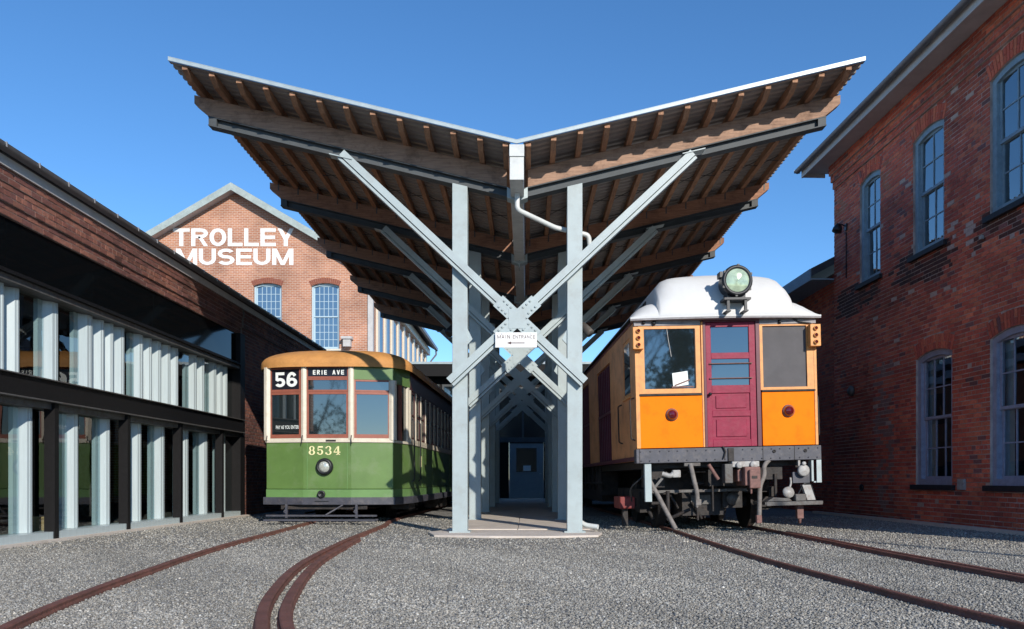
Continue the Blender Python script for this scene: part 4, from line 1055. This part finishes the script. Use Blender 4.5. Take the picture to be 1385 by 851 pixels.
# roof
def smooth_outline(off):
    out = []
    hw = 1.31 + off; y0 = -off
    for k in range(33):
        a = math.pi - math.pi*k/32
        cx, sy = math.cos(a), math.sin(a)
        x = hw*math.copysign(abs(cx)**.62, cx); yv = y0 + 1.0*(1 - abs(sy)**.62)
        out.append((x, yv))
    b = [(hw*1.0, y) for y in np.linspace(1.6, LEN-1.6, 14)]
    back = [(x, LEN - y) for x, y in out[::-1]]
    c = [(-hw, y) for y in np.linspace(LEN-1.6, 1.6, 14)]
    return out + b + back + c
ol = smooth_outline(.085); rows = []
prof = [(0, -.055), (0, 0), (.0, .022)] + [(1-math.cos(q*math.pi/2), .022+.36*math.sin(q*math.pi/2)**.85) for q in np.linspace(.08, 1, 12)]
for (q, h) in prof:
    rows.append([(x*(1-q), y + (min(max(y, 1.35), LEN-1.35) - y)*q, 2.85 + h) for x, y in ol + [ol[0]]])
mb = MB(); mb.grid(rows, flip=False); mb.build('roof', 'ochre', gt)
mb = MB()
for x in (-.34, .34): mb.box(x-.03, x+.03, 1.6, LEN-1.6, 3.225, 3.25)
for y in np.linspace(1.7, LEN-1.8, 12): mb.box(-.36, .36, y, y+.05, 3.252, 3.27)
mb.build('roof_boards', 'ochre', gt)
# front fittings
mb = MB(); mb.lathe((-.04, -.0, 1.02), (0,-1,0), [(0, .150), (.02, .155), (.06, .150), (.085, .125), (.085, .105), (.05, .10), (.05, 0)], 28); hl = mb.build('headlight', 'black_iron', gt)
mb = MB(); mb.lathe((-.04, -.052, 1.02), (0,-1,0), [(0, .10), (.02, .085), (.032, .05), (.036, 0)], 24); mb.build('lens', 'lens_clear', hl)
D0 = .002; NP = lambda a, z, d: (a, -.004-d, z)
def serif_digits():
    mb = MB(); H = .155; Wd = .115; st = .03; th = .013; y0, y1 = -.006, -.001
    def b(x0, x1, z0, z1): mb.box(x0, x1, y0, y1, z0, z1)
    def arc(cx, cz, rx, rz, a0, a1, wv, wh):
        n = 14; P_ = []
        for k in range(n+1):
            a = R(a0 + (a1-a0)*k/n); P_.append((cx + rx*math.cos(a), cz + rz*math.sin(a), cx + (rx-wv)*math.cos(a), cz + (rz-wh)*math.sin(a)))
        for p, q in zip(P_[:-1], P_[1:]): mb.prism([(p[0], y0, p[1]), (q[0], y0, q[1]), (q[2], y0, q[3]), (p[2], y0, p[3])], (0, y1-y0, 0))
    z = 1.232; x = -.335
    arc(x+.058, z+.115, .048, .042, 0, 360, .026, .012); arc(x+.058, z+.043, .057, .045, 0, 360, .030, .013)     # 8
    x += .15
    b(x+.012, x+.026, z+.07, z+H); b(x+.012, x+.105, z+.128, z+H); arc(x+.055, z+.050, .056, .050, -150, 140, .030, .013)        # 5
    b(x+.002, x+.03, z+.018, z+.045); x += .15
    arc(x+.055, z+.115, .050, .042, -80, 150, .028, .012); arc(x+.055, z+.043, .057, .045, -150, 80, .030, .013); b(x+.0, x+.03, z+.018, z+.042); b(x+.004, x+.03, z+.115, z+.138)   # 3
    x += .15
    b(x+.066, x+.096, z, z+H); b(x+.045, x+.115, z, z+.012); b(x, x+.12, z+.040, z+.055)                   # 4
    mb.prism([(x, y0, z+.055), (x+.014, y0, z+.055), (x+.080, y0, z+H), (x+.066, y0, z+H)], (0, y1-y0, 0))
    return mb.build('car_number', 'gold', gt)
serif_digits()
mb = MB()
for x in (-.36, .36): mb.box(x-.006, x+.006, -.004, .01, .62, 1.44)
mb.build('panel_seam', 'green_hi', gt)
mb = MB(); mb.lathe((-.09, -.05, .53), (0,-1,0), [(0, .07), (.03, .07), (.03, .04), (.01, .03), (.01, 0)], 16); mb.box(-.21, .04, -.062, -.056, .395, .412); mb.build('coupler_socket', 'black_iron', gt)
mb = MB(); mb.box(-.02, .16, -.03, -.005, 1.47, 1.50); mb.tube([(-.44, -.03, 1.58), (-.44, -.06, 1.5), (-.45, -.06, 1.42)], .008, 6); mb.tube([(.44, -.03, 1.58), (.44, -.06, 1.5), (.45, -.06, 1.42)], .008, 6); mb.tube([(-1.12, .10, 1.58), (-1.13, .07, 1.45)], .008, 6); mb.build('latch', 'under', gt)
# fender and undergear
mb = MB()
for z, y0 in ((.145, -.30), (.07, -.42), (.07, -.2)): mb.box(-1.0, .95, y0, y0+.05, z, z+.03)
for x in (-.7, .55): mb.box(x-.02, x+.02, -.12, -.08, .09, .36); mb.tube([(x, -.1, .3), (x-.05, -.1, .22), (x, -.12, .18)], .012, 6)
mb.tube([(.3, -.1, .34), (.05, -.3, .17)], .015, 6)
mb.build('fender', 'bumper', gt)
mb = MB(); mb.box(-.85, .7, .05, .09, .26, .33); mb.box(-1.1, 1.1, .9, LEN-.9, .33, .46); mb.box(-.5, .5, 5.5, 7.6, .12, .33); mb.box(.85, 1.2, 5.6, 7.2, .10, .33); mb.box(-1.2, -.85, 5.6, 7.2, .10, .33); mb.box(.9, 1.25, 1.2, 1.9, .22, .34); mb.build('underframe', 'under', gt)
for yb in (2.9, 10.0):
    tr = MB()
    for s in (-1, 1): tr.box(s*.86, s*.96, yb-1.25, yb+1.25, .30, .42); tr.box(s*.86, s*.98, yb-.16, yb+.16, .14, .30); tr.box(s*.85, s*1.0, yb-.86, yb-.54, .20, .44); tr.box(s*.85, s*1.0, yb+.54, yb+.86, .20, .44); tr.tube([(s*.92, yb-1.2, .12), (s*.92, yb+1.2, .12)], .02, 6)
    tr.box(-.9, .9, yb-.15, yb+.15, .2, .4); o = tr.build('truck', 'under', gt)
    for dy in (-.7, .7):
        for s in (-1, 1):
            mb = MB(); wheel(mb, s*.73, yb+dy, .33, s); mb.build('wheel', 'under', o)

# ================================================================== ORANGE CAR
oc = thing('orange_trolley', 'orange elevated railway car with maroon end door and white canvas roof', 'trolley', (2.97, 11.62, 0), rot=(0, -.024, .0418))
OL = 14.5
mb = MB(); mb.box(-1.26, 1.26, .07, OL, 1.26, 3.12); mb.build('body_core', 'interior', oc)
# front panels
mb = MB(); mb.box(-1.33, -.36, 0, .05, 1.275, 2.03); mb.build('front_panel', 'orange', oc, .006)
mb = MB(); mb.box(.52, 1.33, 0, .05, 1.275, 2.06); mb.build('front_panel', 'orange', oc, .006)
mb = MB(); mb.box(-1.335, -1.28, -.012, .06, 1.275, 3.04); mb.box(1.30, 1.338, -.012, .06, 1.275, 3.04); mb.box(-.36, -.335, -.01, .05, 1.275, 3.1); mb.build('corner_post', 'orange_trim', oc)
mb = MB(); mb.box(-1.285, -.365, -.022, .02, 2.035, 2.06); mb.box(.52, 1.31, -.022, .02, 2.065, 2.085); mb.build('drip_rail', 'under', oc)
def owin(x0, x1, z0, z1, fw, m, gl, x2=None):
    f = MB(); y0, y1 = -.008, .04; fr_ = fw if x2 is None else x2
    f.box(x0, x0+fw, y0, y1, z0, z1); f.box(x1-fr_, x1, y0, y1, z0, z1); f.box(x0+fw, x1-fr_, y0, y1, z0, z0+fw*.85); f.box(x0+fw, x1-fr_, y0, y1, z1-fw*.5, z1)
    o = f.build('window', m, oc)
    f = MB(); f.box(x0+fw, x1-fr_, .018, .024, z0+fw*.85, z1-fw*.5); f.build('pane' if gl == 'car_glass' else 'screen', gl, o); return o
lw = owin(-1.278, -.375, 2.065, 3.045, .08, 'orange_trim', 'car_glass')
rw = owin(.50, 1.298, 2.09, 3.045, .045, 'orange_trim', 'screen', .10)
mb = MB(); mb.box(-.455, -.447, -.013, -.0085, 2.14, 3.0); mb.build('seam', 'under', lw)
mb = MB(); mb.frame((-.78, .012, 2.16), (.225, 0, .03), (0, .003, 0), (-.012, 0, .20)); mb.build('notice', 'sign_white', lw)
mb = MB(); mb.tube([(-.86, .008, 3.02), (-.84, .006, 2.85), (-.80, .008, 2.60)], .006, 6); mb.build('wiper', 'white_iron', lw)
mb = MB(); mb.box(-.80, -.48, .010, .014, 2.15, 2.17); mb.frame((-.76, .006, 2.17), (.22, 0, .08), (0, .003, 0), (0, 0, .02)); mb.build('sticker', 'rust_pink', lw)
# head boards
mb = MB(); mb.box(-1.34, -.37, -.016, .05, 3.05, 3.15); mb.build('head_board', 'roof_grey', oc, .004)
mb = MB(); mb.box(.50, 1.34, -.016, .05, 3.05, 3.15); mb.build('head_board', 'roof_grey', oc, .004)
mb = MB(); mb.tube([(.95, -.02, 3.14), (1.1, -.04, 3.07), (1.25, -.03, 3.05), (1.3, -.03, 2.98)], .010, 6)
mb.lathe((-1.05, -.02, 3.09), (0,-1,0), [(0, .035), (.03, .03), (.03, 0)], 10); mb.lathe((-1.2, -.02, 3.1), (0,-1,0), [(0, .03), (.03, .025), (.03, 0)], 10); mb.lathe((.8, -.02, 3.08), (0,-1,0), [(0, .03), (.03, .02), (.03, 0)], 10); mb.build('bell_wire', 'black_iron', oc)
# door
mb = MB(); mb.box(-.335, -.295, -.02, .06, 1.27, 3.15); mb.box(.44, .50, -.02, .06, 1.27, 3.15); mb.box(-.295, .44, -.02, .06, 3.09, 3.15); mb.build('door_frame', 'maroon_dk', oc, .004)
dm = MB()
def db(x0, x1, z0, z1, y0=.0, y1=.045): dm.box(x0, x1, y0, y1, z0, z1)
db(-.292, -.215, 1.275, 3.087); db(.345, .437, 1.275, 3.087)
db(-.215, .345, 3.02, 3.087); db(-.215, .345, 2.555, 2.645); db(-.215, .345, 2.055, 2.17); db(-.215, .345, 1.715, 1.80); db(-.215, .345, 1.275, 1.375)
db(-.215, .345, 1.80, 2.055, .018, .045); db(-.215, .345, 1.375, 1.715, .018, .045)
od = dm.build('door', 'maroon', oc, .004)
mb = MB(); mb.box(-.16, .29, .004, .018, 1.835, 2.02); mb.box(-.16, .29, .004, .018, 1.42, 1.67); mb.build('door_panel', 'maroon', od, .006)
for (a, b) in ((2.645, 3.02), (2.17, 2.555)):
    f = MB(); f.box(-.215, .345, .02, .026, a, b); f.build('pane', 'car_glass', od)
f = MB(); 
for z in (2.27, 2.485): f.tube([(-.24, -.02, z), (.37, -.02, z)], .008, 6)
for z in (2.27, 2.485):
    for x in (-.24, .37): f.tube([(x, .01, z), (x, -.022, z)], .012, 6)
f.build('window_guard', 'rust_pink', od)
f = MB(); f.lathe((-.255, 0, 2.04), (0,-1,0), [(0, .016), (.03, .012), (.04, .026), (.065, .022), (.07, 0)], 12); f.build('knob', 'black_iron', od)
# bumper sill
mb = MB(); mb.box(-1.36, 1.36, -.06, .12, 1.055, 1.262); bp_ = mb.build('end_sill', 'bumper', oc, .008)
mb = MB()
for x in np.linspace(-1.3, 1.3, 20):
    for z in (1.09, 1.225): mb.lathe((x + random.uniform(-.01, .01), -.06, z), (0,-1,0), [(0, .012), (.006, .011), (.009, 0)], 6)
mb.build('rivets', 'bumper', bp_)
mb = MB()
for x in (-1.31, .495, .96): mb.box(x-.004, x+.004, -.064, -.058, 1.06, 1.26)
mb.build('joint', 'under', bp_)
mb = MB(); mb.tube([(-.10, -.08, 1.28), (-.06, -.09, 1.2), (-.09, -.09, 1.1)], .012, 6); mb.build('safety_chain', 'under', bp_)
mb = MB(); mb.box(-.02, .06, -.085, -.06, 1.06, 1.25); mb.build('buffer_plate', 'under', bp_)
for x in (.66, 1.12): mb = MB(); mb.lathe((x, -.06, 1.19), (0,-1,0), [(0, .025), (.012, .025), (.012, .012), (.004, .010), (.004, 0)], 10); mb.build('eye_bolt', 'under', bp_)
# markers and tail lamps
for s, x in ((-1, -1.30), (1, 1.29)):
    mb = MB(); mb.box(x-.078, x+.078, -.12, -.015, 2.70, 3.02); ml = mb.build('marker_lamp_box', 'orange_trim', oc, .008)
    for z in (2.76, 2.86, 2.96):
        mb = MB(); mb.lathe((x, -.12, z), (0,-1,0), [(0, .034), (.03, .032), (.03, .024)], 12); mb.build('lamp_rim', 'orange_trim', ml)
        mb = MB(); mb.lathe((x, -.125, z), (0,-1,0), [(0, .026), (.012, .022), (.02, 0)], 12); mb.build('lens', 'lens_red', ml)
for x, z in ((-.815, 1.755), (.905, 1.775)):
    mb = MB(); mb.lathe((x, 0, z), (0,-1,0), [(0, .095), (.02, .09), (.035, .075), (.035, .0)], 20); tl = mb.build('tail_lamp', 'rust_pink', oc)
    mb = MB(); mb.lathe((x, -.03, z), (0,-1,0), [(0, .075), (.03, .068), (.055, .045), (.065, 0)], 20); mb.build('lens', 'lens_red', tl)
# sides
for s in (-1, 1):
    ax = s*1.33
    mb = MB()
    def sb(y0, y1, z0, z1, d=0): mb.box(ax-s*.06, ax+s*d, y0, y1, z0, z1)
    sb(.05, .45, 1.10, 3.12); sb(.45, 1.05, 1.10, 2.08); sb(.45, 1.05, 2.96, 3.12); sb(1.05, 2.5, 1.10, 3.12)
    sb(2.5, 4.2, 2.90, 3.12); sb(4.2, 5.6, 1.10, 3.12); sb(5.6, 7.2, 2.9, 3.12); sb(7.2, OL, 1.10, 3.12)
    mb.build('side_panel', 'tan', oc)
    mb = MB(); mb.box(ax-s*.045, ax-s*.01, .45, 1.05, 2.08, 2.96); o = mb.build('window', 'orange_trim', oc)
    mb = MB(); mb.box(ax-s*.0095, ax-s*.005, .51, .99, 2.14, 2.90); mb.build('pane', 'car_glass', o)
    mb = MB(); mb.box(ax-s*.01, ax+s*.03, .40, 1.10, 2.055, 2.08); mb.build('window_sill', 'orange_trim', oc)
    for (y0, y1) in ((2.5, 4.2), (5.6, 7.2)):
        ym = (y0+y1)/2
        mb = MB(); mb.box(ax-s*.06, ax-s*.04, y0, y1, 1.10, 2.9); d_ = mb.build('side_gate', 'maroon_dk', oc)
        mb = MB()
        for k in range(8): yy = y0+.03 + (y1-y0-.1)*k/7; mb.box(ax-s*.038, ax-s*.01, yy, yy+.04, 1.14, 2.86)
        mb.box(ax-s*.009, ax-s*.004, y0+.03, y1-.03, 2.0, 2.05); mb.build('gate_bar', 'maroon_dk', d_)
    mb = MB()
    y = 7.6
    while y < OL-.9: mb.box(ax, ax+s*.012, y, y+.62, 2.12, 2.92); y += .85
    mb.build('side_window', 'car_glass', oc)
    for y in (.10, 1.22):
        mb = MB(); mb.tube(bend([(ax+s*.01, y, 1.40), (ax+s*.07, y, 1.42), (ax+s*.07, y+.02, 2.0), (ax+s*.01, y+.02, 2.02)], .03), .012, 6); mb.build('grab_iron', 'under', oc)
    mb = MB(); mb.box(ax-s*.12, ax+s*.012, .05, OL, 3.122, 3.165); mb.box(ax+s*.001, ax+s*.02, .1, OL, 1.10, 1.16); mb.build('side_rail', 'maroon_dk', oc)
# roof
mb = MB()
ys_ = [-.07, -.06, -.055, -.045, -.03, -.01, .02, .05, .09, .13, .18, .23, .28, .34, .40, .46, .52, .60, .70, .80, 1.4, OL-.8, OL-.4, OL]
def prf(y, L_): 
    q = min(1, max(0, (y+.06)/L_)); q2 = min(1, max(0, (OL - y)/L_)); return math.sin(min(q, q2)*math.pi/2)**.62
def zr(x, y):
    ax_ = abs(x)
    if ax_ <= .985: H = 3.87 - .06*(ax_/.985)**2 - .20*(ax_/.985)**12; return 3.165 + prf(y, .55)**.8*(H-3.165)
    q = (1.40-ax_)/(1.40-.985); H = 3.165 + .27*math.sin(max(0,q)*math.pi/2)**.75; return 3.165 + prf(y, .42)*(H-3.165)
def bow(x): return -.10*(1 - (x/1.4)**2)     # front edge bows out a little
xs_ = [-1.40, -1.38, -1.3, -1.2, -1.1, -1.0, -.986, -.98] + list(np.linspace(-.95, .95, 21)) + [.98, .986, 1.0, 1.1, 1.2, 1.3, 1.38, 1.40]
rows = []
for y in ys_:
    rows.append([(x, y + (bow(x)*max(0, 1-(y+.07)/1.2)), zr(x, y)) for x in xs_])
mb.grid(rows); rr = rows[0]
mb.grid([[(p[0], p[1], p[2]-.022) for p in rr], rr], flip=False)
ro = mb.build('roof', 'roof_white', oc)
ed = MB(); ed.prism([(p[0], p[1]+.006, 3.120) for p in rr] + [(1.38, .06, 3.120), (-1.38, .06, 3.120)], (0, 0, .022)); ed.build('roof_moulding', 'roof_grey', oc)
for s in (-1, 1):
    k = 0; y = 1.0; cw = None
    mb = MB(); mb.box(s*.975, s*.995, .86, OL-.9, 3.44, 3.60); mb.build('clerestory_panel', 'under', oc)
    while y < OL - 1.6:
        if cw is None: mb = MB(); mb.box(s*.998, s*1.004, 0, .5, 3.475, 3.585); cw = mb.build('clerestory_window', 'car_glass', oc); cw.location = (0, y, 0)
        else: dup(cw, oc, (0, y, 0))
        y += .8
mb = MB(); mb.box(-.3, .3, 2.2, 2.6, 3.84, 3.94)
for y in (4, 6.5, 9, 11.5): mb.lathe((0, y, 3.85), (0,0,1), [(0, .12), (.06, .12), (.08, .17), (.14, .12), (.16, 0)], 14)
mb.build('roof_ventilator', 'roof_white', oc)
# headlight
HX, HZ = .085, 3.61
mb = MB(); mb.lathe((HX, -.38, HZ), (0, 1, 0), [(.012, .165), (0, .185), (0, .205), (.03, .222), (.06, .222), (.07, .205), (.30, .195), (.38, .14), (.40, 0)], 30); hl = mb.build('headlight', 'black_iron', oc)
mb = MB(); mb.lathe((HX, -.362, HZ), (0, -1, 0), [(0, .176), (.008, .15), (.02, .09), (.025, 0)], 28); mb.build('lens', 'lens_green', hl)
mb = MB()
for k in range(6):
    a = R(25 + 60*k); mb.box(HX+.215*math.cos(a)-.016, HX+.215*math.cos(a)+.016, -.37, -.33, HZ+.215*math.sin(a)-.016, HZ+.215*math.sin(a)+.016)
mb.box(HX-.245, HX-.2, -.35, -.2, HZ+.05, HZ+.13); mb.build('clasp', 'black_iron', hl)
mb = MB(); mb.box(HX-.19, HX+.19, -.36, -.02, HZ-.27, HZ-.24); mb.box(HX-.13, HX+.13, -.30, -.08, HZ-.24, HZ-.17)
for x in (HX-.13, HX+.12):
    mb.box(x-.018, x+.018, -.34, -.30, HZ-.42, HZ-.27); mb.tube([(x, -.32, HZ-.36), (x+.03, -.1, HZ-.27)], .012, 6); mb.box(x-.03, x+.03, -.36, -.06, HZ-.435, HZ-.415)
mb.build('headlight_stand', 'black_iron', hl)
# undergear
def tube_(nm, m, pts, r, parent=oc, n=8, rr=.08): mb = MB(); mb.tube(bend(pts, rr), r, n); return mb.build(nm, m, parent)
mb = MB(); mb.box(-1.235, -1.14, -.03, -.015, .50, 1.053); mb.box(-1.235, -1.222, -.015, .06, .50, 1.053)
o = mb.build('step_hanger', 'steel', oc)
mb = MB(); mb.bar((-1.13, .0, .66), (-.90, .02, .92), .035, .02); mb.build('stay', 'under_grey', oc)
tube_('angle_cock', 'white_iron', [(-.98, -.02, .90), (-.86, -.05, .86), (-.80, -.04, .93), (-.74, -.03, .88)], .035)
mb = MB(); mb.box(-.84, -.72, -.08, .0, .84, .95); mb.build('valve_body', 'white_iron', oc, .015)
mb = MB(); mb.box(-.66, -.42, -.04, .04, 1.0, 1.053); mb.build('hose_bracket', 'under_grey', oc, .006)
h = tube_('air_hose', 'hose', [(-.57, -.05, 1.03), (-.55, -.11, .85), (-.50, -.11, .62), (-.49, -.09, .50)], .034)
mb = MB(); mb.box(-.52, -.44, -.12, -.06, .43, .52); mb.lathe((-.50, -.09, .45), (0,0,-1), [(0, .03), (.05, .02), (.06, 0)], 8); mb.build('hose_coupling', 'hose', h, .01)
h = tube_('air_hose', 'hose', [(.60, -.02, 1.07), (.50, -.06, .98), (.50, -.09, .84), (.42, -.11, .70), (.40, -.11, .25)], .034)
mb = MB(); mb.box(.35, .43, -.15, -.08, .15, .27); mb.build('hose_coupling', 'rust_pink', h, .012)
mb = MB(); mb.box(.17, .40, -.22, .30, .70, .97); mb.box(.22, .38, -.28, -.22, .66, .93); mb.box(.24, .27, -.24, -.2, .58, .68); mb.box(.10, .17, -.1, .2, .76, .94); co = mb.build('coupler', 'rust_pink', oc, .02)
mb = MB(); mb.box(.25, .33, -.285, -.281, .80, .84); mb.build('coupler_slot', 'under', co)
mb = MB(); mb.box(-.09, .03, -.12, .05, .74, 1.02); mb.build('draft_box', 'under_grey', oc, .012)
mb = MB(); mb.box(.02, .42, -.12, .1, .97, 1.053)
mb.lathe((.12, -.1, 1.0), (0,-1,0), [(0, .05), (.06, .05), (.07, 0)], 10); mb.lathe((.33, -.1, 1.0), (0,-1,0), [(0, .06), (.06, .055), (.07, 0)], 10); mb.build('drawbar_carrier', 'white_iron', oc, .01)
tube_('brake_pipe', 'rust_pink', [(-.30, -.03, 1.02), (-.16, -.02, .80)], .028)
mb = MB(); mb.box(-1.08, .36, .28, .32, .615, .655); mb.build('brake_beam', 'under_grey', oc)
tube_('drag_pipe', 'hose', [(-1.18, .02, .84), (-1.06, .02, .62), (-.82, -.10, .10)], .034)
tube_('cable', 'black_iron', [(-1.2, .1, .9), (-1.42, .2, .7), (-1.36, .4, .5)], .012)
mb = MB(); mb.box(-1.48, -1.24, .8, 1.4, .37, .56); cb_ = mb.build('contact_shoe_box', 'red', oc, .02); mb = MB(); mb.box(-1.42, -1.34, .9, 1.0, .1, .37); mb.build('shoe_bracket', 'under', cb_)
mb = MB(); mb.lathe((1.09, -.03, .90), (0,-1,0), [(0, .085), (.04, .085), (.05, .07), (.052, 0)], 20); mb.box(1.02, 1.05, -.04, .02, .97, 1.053); mb.lathe((1.09, -.06, 1.0), (0,-1,0), [(0,.03),(.03,.03),(.03,0)], 8); mb.build('air_valve', 'white_iron', oc)
mb = MB(); mb.box(.95, 1.2, .0, .06, .72, .88); mb.build('valve_plate', 'bumper', oc)
mb = MB(); mb.box(1.22, 1.25, -.03, .1, .74, 1.053); mb.box(1.29, 1.36, -.045, -.03, .72, 1.053); mb.box(1.25, 1.36, -.03, -.018, .72, .74); mb.build('step_hanger', 'steel', oc)
mb = MB(); mb.box(.48, 1.33, -.15, .40, .415, .455); mb.box(.50, 1.32, -.16, -.152, .40, .455); o = mb.build('trip_platform', 'under_grey', oc, .004)
mb = MB(); mb.lathe((.86, -.02, .58), (.3,-1,.3), [(0, .085), (.05, .08), (.06, 0)], 14); mb.build('trip_cock', 'white_iron', o)
mb = MB(); mb.frame((1.12, -.1, .47), (.12, 0, 0), (0, .08, 0), (-.07, 0, .22)); mb.build('trip_arm', 'white_iron', o)
tube_('trip_pipe', 'white_iron', [(.88, .0, .60), (.93, .02, .72), (.92, .02, .80)], .016, o)
mb = MB(); mb.box(.94, 1.10, -.12, .05, .457, .56); mb.prism([(.52, -.1, .457), (.62, -.1, .52), (.86, -.1, .50), (.90, -.1, .457)], (0, .2, 0)); mb.build('trip_casting', 'under_grey', o, .01)
tube_('trip_pipe', 'black_iron', [(1.0, -.05, .55), (1.08, -.08, .72), (1.2, -.05, .70), (1.27, -.02, .47)], .011, o)
mb = MB(); mb.box(1.0, 1.09, -.02, .06, .20, .413); mb.lathe((1.045, .02, .20), (0,0,-1), [(0, .03), (.07, .02), (.08, 0)], 8); mb.build('hanger', 'rust_pink', o)
mb = MB(); mb.box(-1.2, 1.2, .15, OL-.1, .98, 1.10); mb.box(-.55, .1, .6, 1.4, .25, .6); mb.box(-.9, .9, 1.3, 3.4, .35, .5); mb.box(.05, .35, .5, .9, .36, .62); mb.box(-1.15, 1.15, 5.2, 8.6, .35, .97); mb.box(-1.25, -.9, 4.6, 5.1, .5, .97)
mb.box(-1.0, .9, .85, 1.1, .58, .98); mb.box(-.25, .18, .18, .5, .70, .96); mb.box(.45, .85, .15, .55, .78, .97); mb.box(-1.15, -.9, .2, .7, .70, .98)  # dark filler boxes added to stop light reaching in under the car
rz_ = random.Random(2)
for k in range(26):
    a_ = Vector((rz_.uniform(-1.15, 1.1), rz_.uniform(.12, .7), rz_.uniform(.35, 1.0))); b_ = a_ + Vector(rz_.choice([(.3, 0, 0), (0, 0, -.3), (.12, .05, -.2), (-.2, .1, -.1)]))*rz_.uniform(.6, 1.6); b_.z = max(.2, b_.z)
    mb.tube([a_, b_], rz_.uniform(.010, .03), 6)
for y in np.linspace(4.4, 9.5, 9): mb.tube([(-1.28, y, 1.1), (-1.22, y+.2, .6)], .02, 6)
mb.tube([(-1.25, 4.3, .75), (-1.25, 9.8, .72)], .03, 6)
mb.build('underframe', 'under', oc)
mb = MB(); mb.box(-.42, -.12, .57, .6, .42, .56); mb.lathe((.2, .48, .5), (0,-1,0), [(0,.10),(.03,.1),(.04,0)], 12); mb.build('motor_cover', 'under_grey', oc)
for yb in (2.4, 11.9):
    tr = MB()
    for s in (-1, 1): tr.box(s*.93, s*1.03, yb-1.4, yb+1.4, .50, .66); tr.box(s*.9, s*1.06, yb-1.02, yb-.72, .28, .62); tr.box(s*.9, s*1.06, yb+.72, yb+1.02, .28, .62); tr.box(s*.93, s*1.02, yb-.5, yb+.5, .30, .36); tr.tube([(s*1.0, yb-.3, .36), (s*1.0, yb-.3, .5)], .07, 8); tr.tube([(s*1.0, yb+.3, .36), (s*1.0, yb+.3, .5)], .07, 8)
    tr.box(-.95, .95, yb-.18, yb+.18, .45, .75); tr.tube([(-1, yb-.87, .42), (1, yb-.87, .42)], .07, 8)
    o = tr.build('truck', 'under', oc)
    for dy in (-.87, .87):
        for s in (-1, 1):
            mb = MB(); wheel(mb, s*.75, yb+dy, .40, s); mb.build('wheel', 'under', o)

# ================================================================== PLACES BEHIND THE CAMERA (seen in the reflections and shadows)
t = thing('utility_pole', 'tall wooden pole standing behind the viewer whose shadow crosses the right track', 'pole', (10.55, -3.65, 0))
mb = MB(); mb.tube([(0, 0, 0), (0, 0, 8.0)], [.085, .055], 10); mb.build('shaft', 'pole_wood', t)
mb = MB(); mb.box(-.35, .35, -.04, .04, 7.5, 7.58); mb.build('crossarm', 'pole_wood', t)
def bare_tree(label, x, y, h, seed):
    rnd = random.Random(seed); t = thing('bare_tree', label, 'tree', (x, y, 0), group='bare winter trees across the yard')
    tm = MB(); cm = MB(); tips = []
    def grow(mb, p, d, L_, r, lev):
        pts = [p]; rs = [r]; q = p.copy(); dd = d.copy()
        for k in range(4):
            dd = (dd + Vector((rnd.uniform(-.16, .16), rnd.uniform(-.16, .16), rnd.uniform(-.05, .12)))).normalized(); q = q + dd*L_/4; pts.append(q.copy()); rs.append(max(.014, r*(1 - .13*(k+1))))
        mb.tube(pts, rs, 5 if lev < 3 else 3, False)
        if lev >= 6: return
        for k in range(3 if lev < 5 else 2):
            a = rnd.uniform(0, 6.28); sp = rnd.uniform(.35, .8); b = (dd + Vector((math.cos(a)*sp, math.sin(a)*sp, rnd.uniform(-.05, .3)))).normalized()
            grow(cm, pts[rnd.choice([2, 3, 4, 4])], b, L_*rnd.uniform(.62, .8), rs[-1]*rnd.uniform(.55, .75), lev+1)
    grow(tm, Vector((0,0,0)), Vector((0,0,1)), h*.33, h*.022, 0)
    tm.build('trunk', 'bark', t); cm.build('crown', 'bark', t)
bare_tree('broad bare tree furthest left across the yard', -15.5, -21, 13, 5)
bare_tree('tall bare tree next right of the furthest left tree', -12.0, -26, 14, 8)
bare_tree('bare tree standing furthest right across the yard', 9.5, -26, 15, 12)
def leafy_tree(label, x, y, h, rad, seed):
    rnd = random.Random(seed); t = thing('evergreen_tree', label, 'tree', (x, y, 0))
    mb = MB(); mb.tube([(0,0,0), (.1,0,h*.4), (0,.1,h*.85)], [.22, .15, .04], 8); mb.build('trunk', 'bark', t)
    cl = [(rnd.gauss(0, rad*.42), rnd.gauss(0, rad*.42), h*rnd.uniform(.2, .95), rnd.uniform(.5, 1.1)) for _ in range(46)]
    mb = MB()
    for cx, cy, cz, cr in cl:
        k_ = 1.15 - cz/h*.75
        for _ in range(75):
            d_ = Vector((rnd.gauss(0,1), rnd.gauss(0,1), rnd.gauss(0,1))).normalized()*cr*rnd.random()**.4
            c = Vector((cx*k_, cy*k_, cz)) + d_; a = Vector((rnd.uniform(-1,1), rnd.uniform(-1,1), rnd.uniform(-1,1))).normalized(); b = a.orthogonal().normalized()*.12; a = a*.26
            mb.add([c, c+a*.5+b, c+a, c+a*.5-b], [(0,1,2,3)])
    mb.build('crown', 'shrub', t)
leafy_tree('dark evergreen tree furthest right across the yard', 13.5, -29, 11, 3.4, 4)
leafy_tree('dark evergreen tree furthest left across the yard', -20.5, -27, 8, 3.6, 9)
hg = MB(); rnd = random.Random(3)
for k in range(9000):
    x = rnd.uniform(-30, 24); z = rnd.random()*(2.4 + 3.6*math.exp(-((x+19)/7)**2) + 3.4*math.exp(-((x-14)/4)**2) + .6*math.sin(x*1.3)); y = -33 + rnd.uniform(-.8, .8); s_ = rnd.uniform(.2, .45)
    a = Vector((rnd.uniform(-1,1), rnd.uniform(-1,1), rnd.uniform(-1,1))).normalized(); b = a.orthogonal().normalized()*s_; a = a*s_
    c = Vector((x, y, z + .2)); hg.add([c, c+a*.5+b*.3, c+a, c+a*.5-b*.3], [(0,1,2,3)])
o = hg.build('hedge', 'shrub'); tag(o, 'long evergreen hedge at the far side of the yard behind the trees', 'hedge')
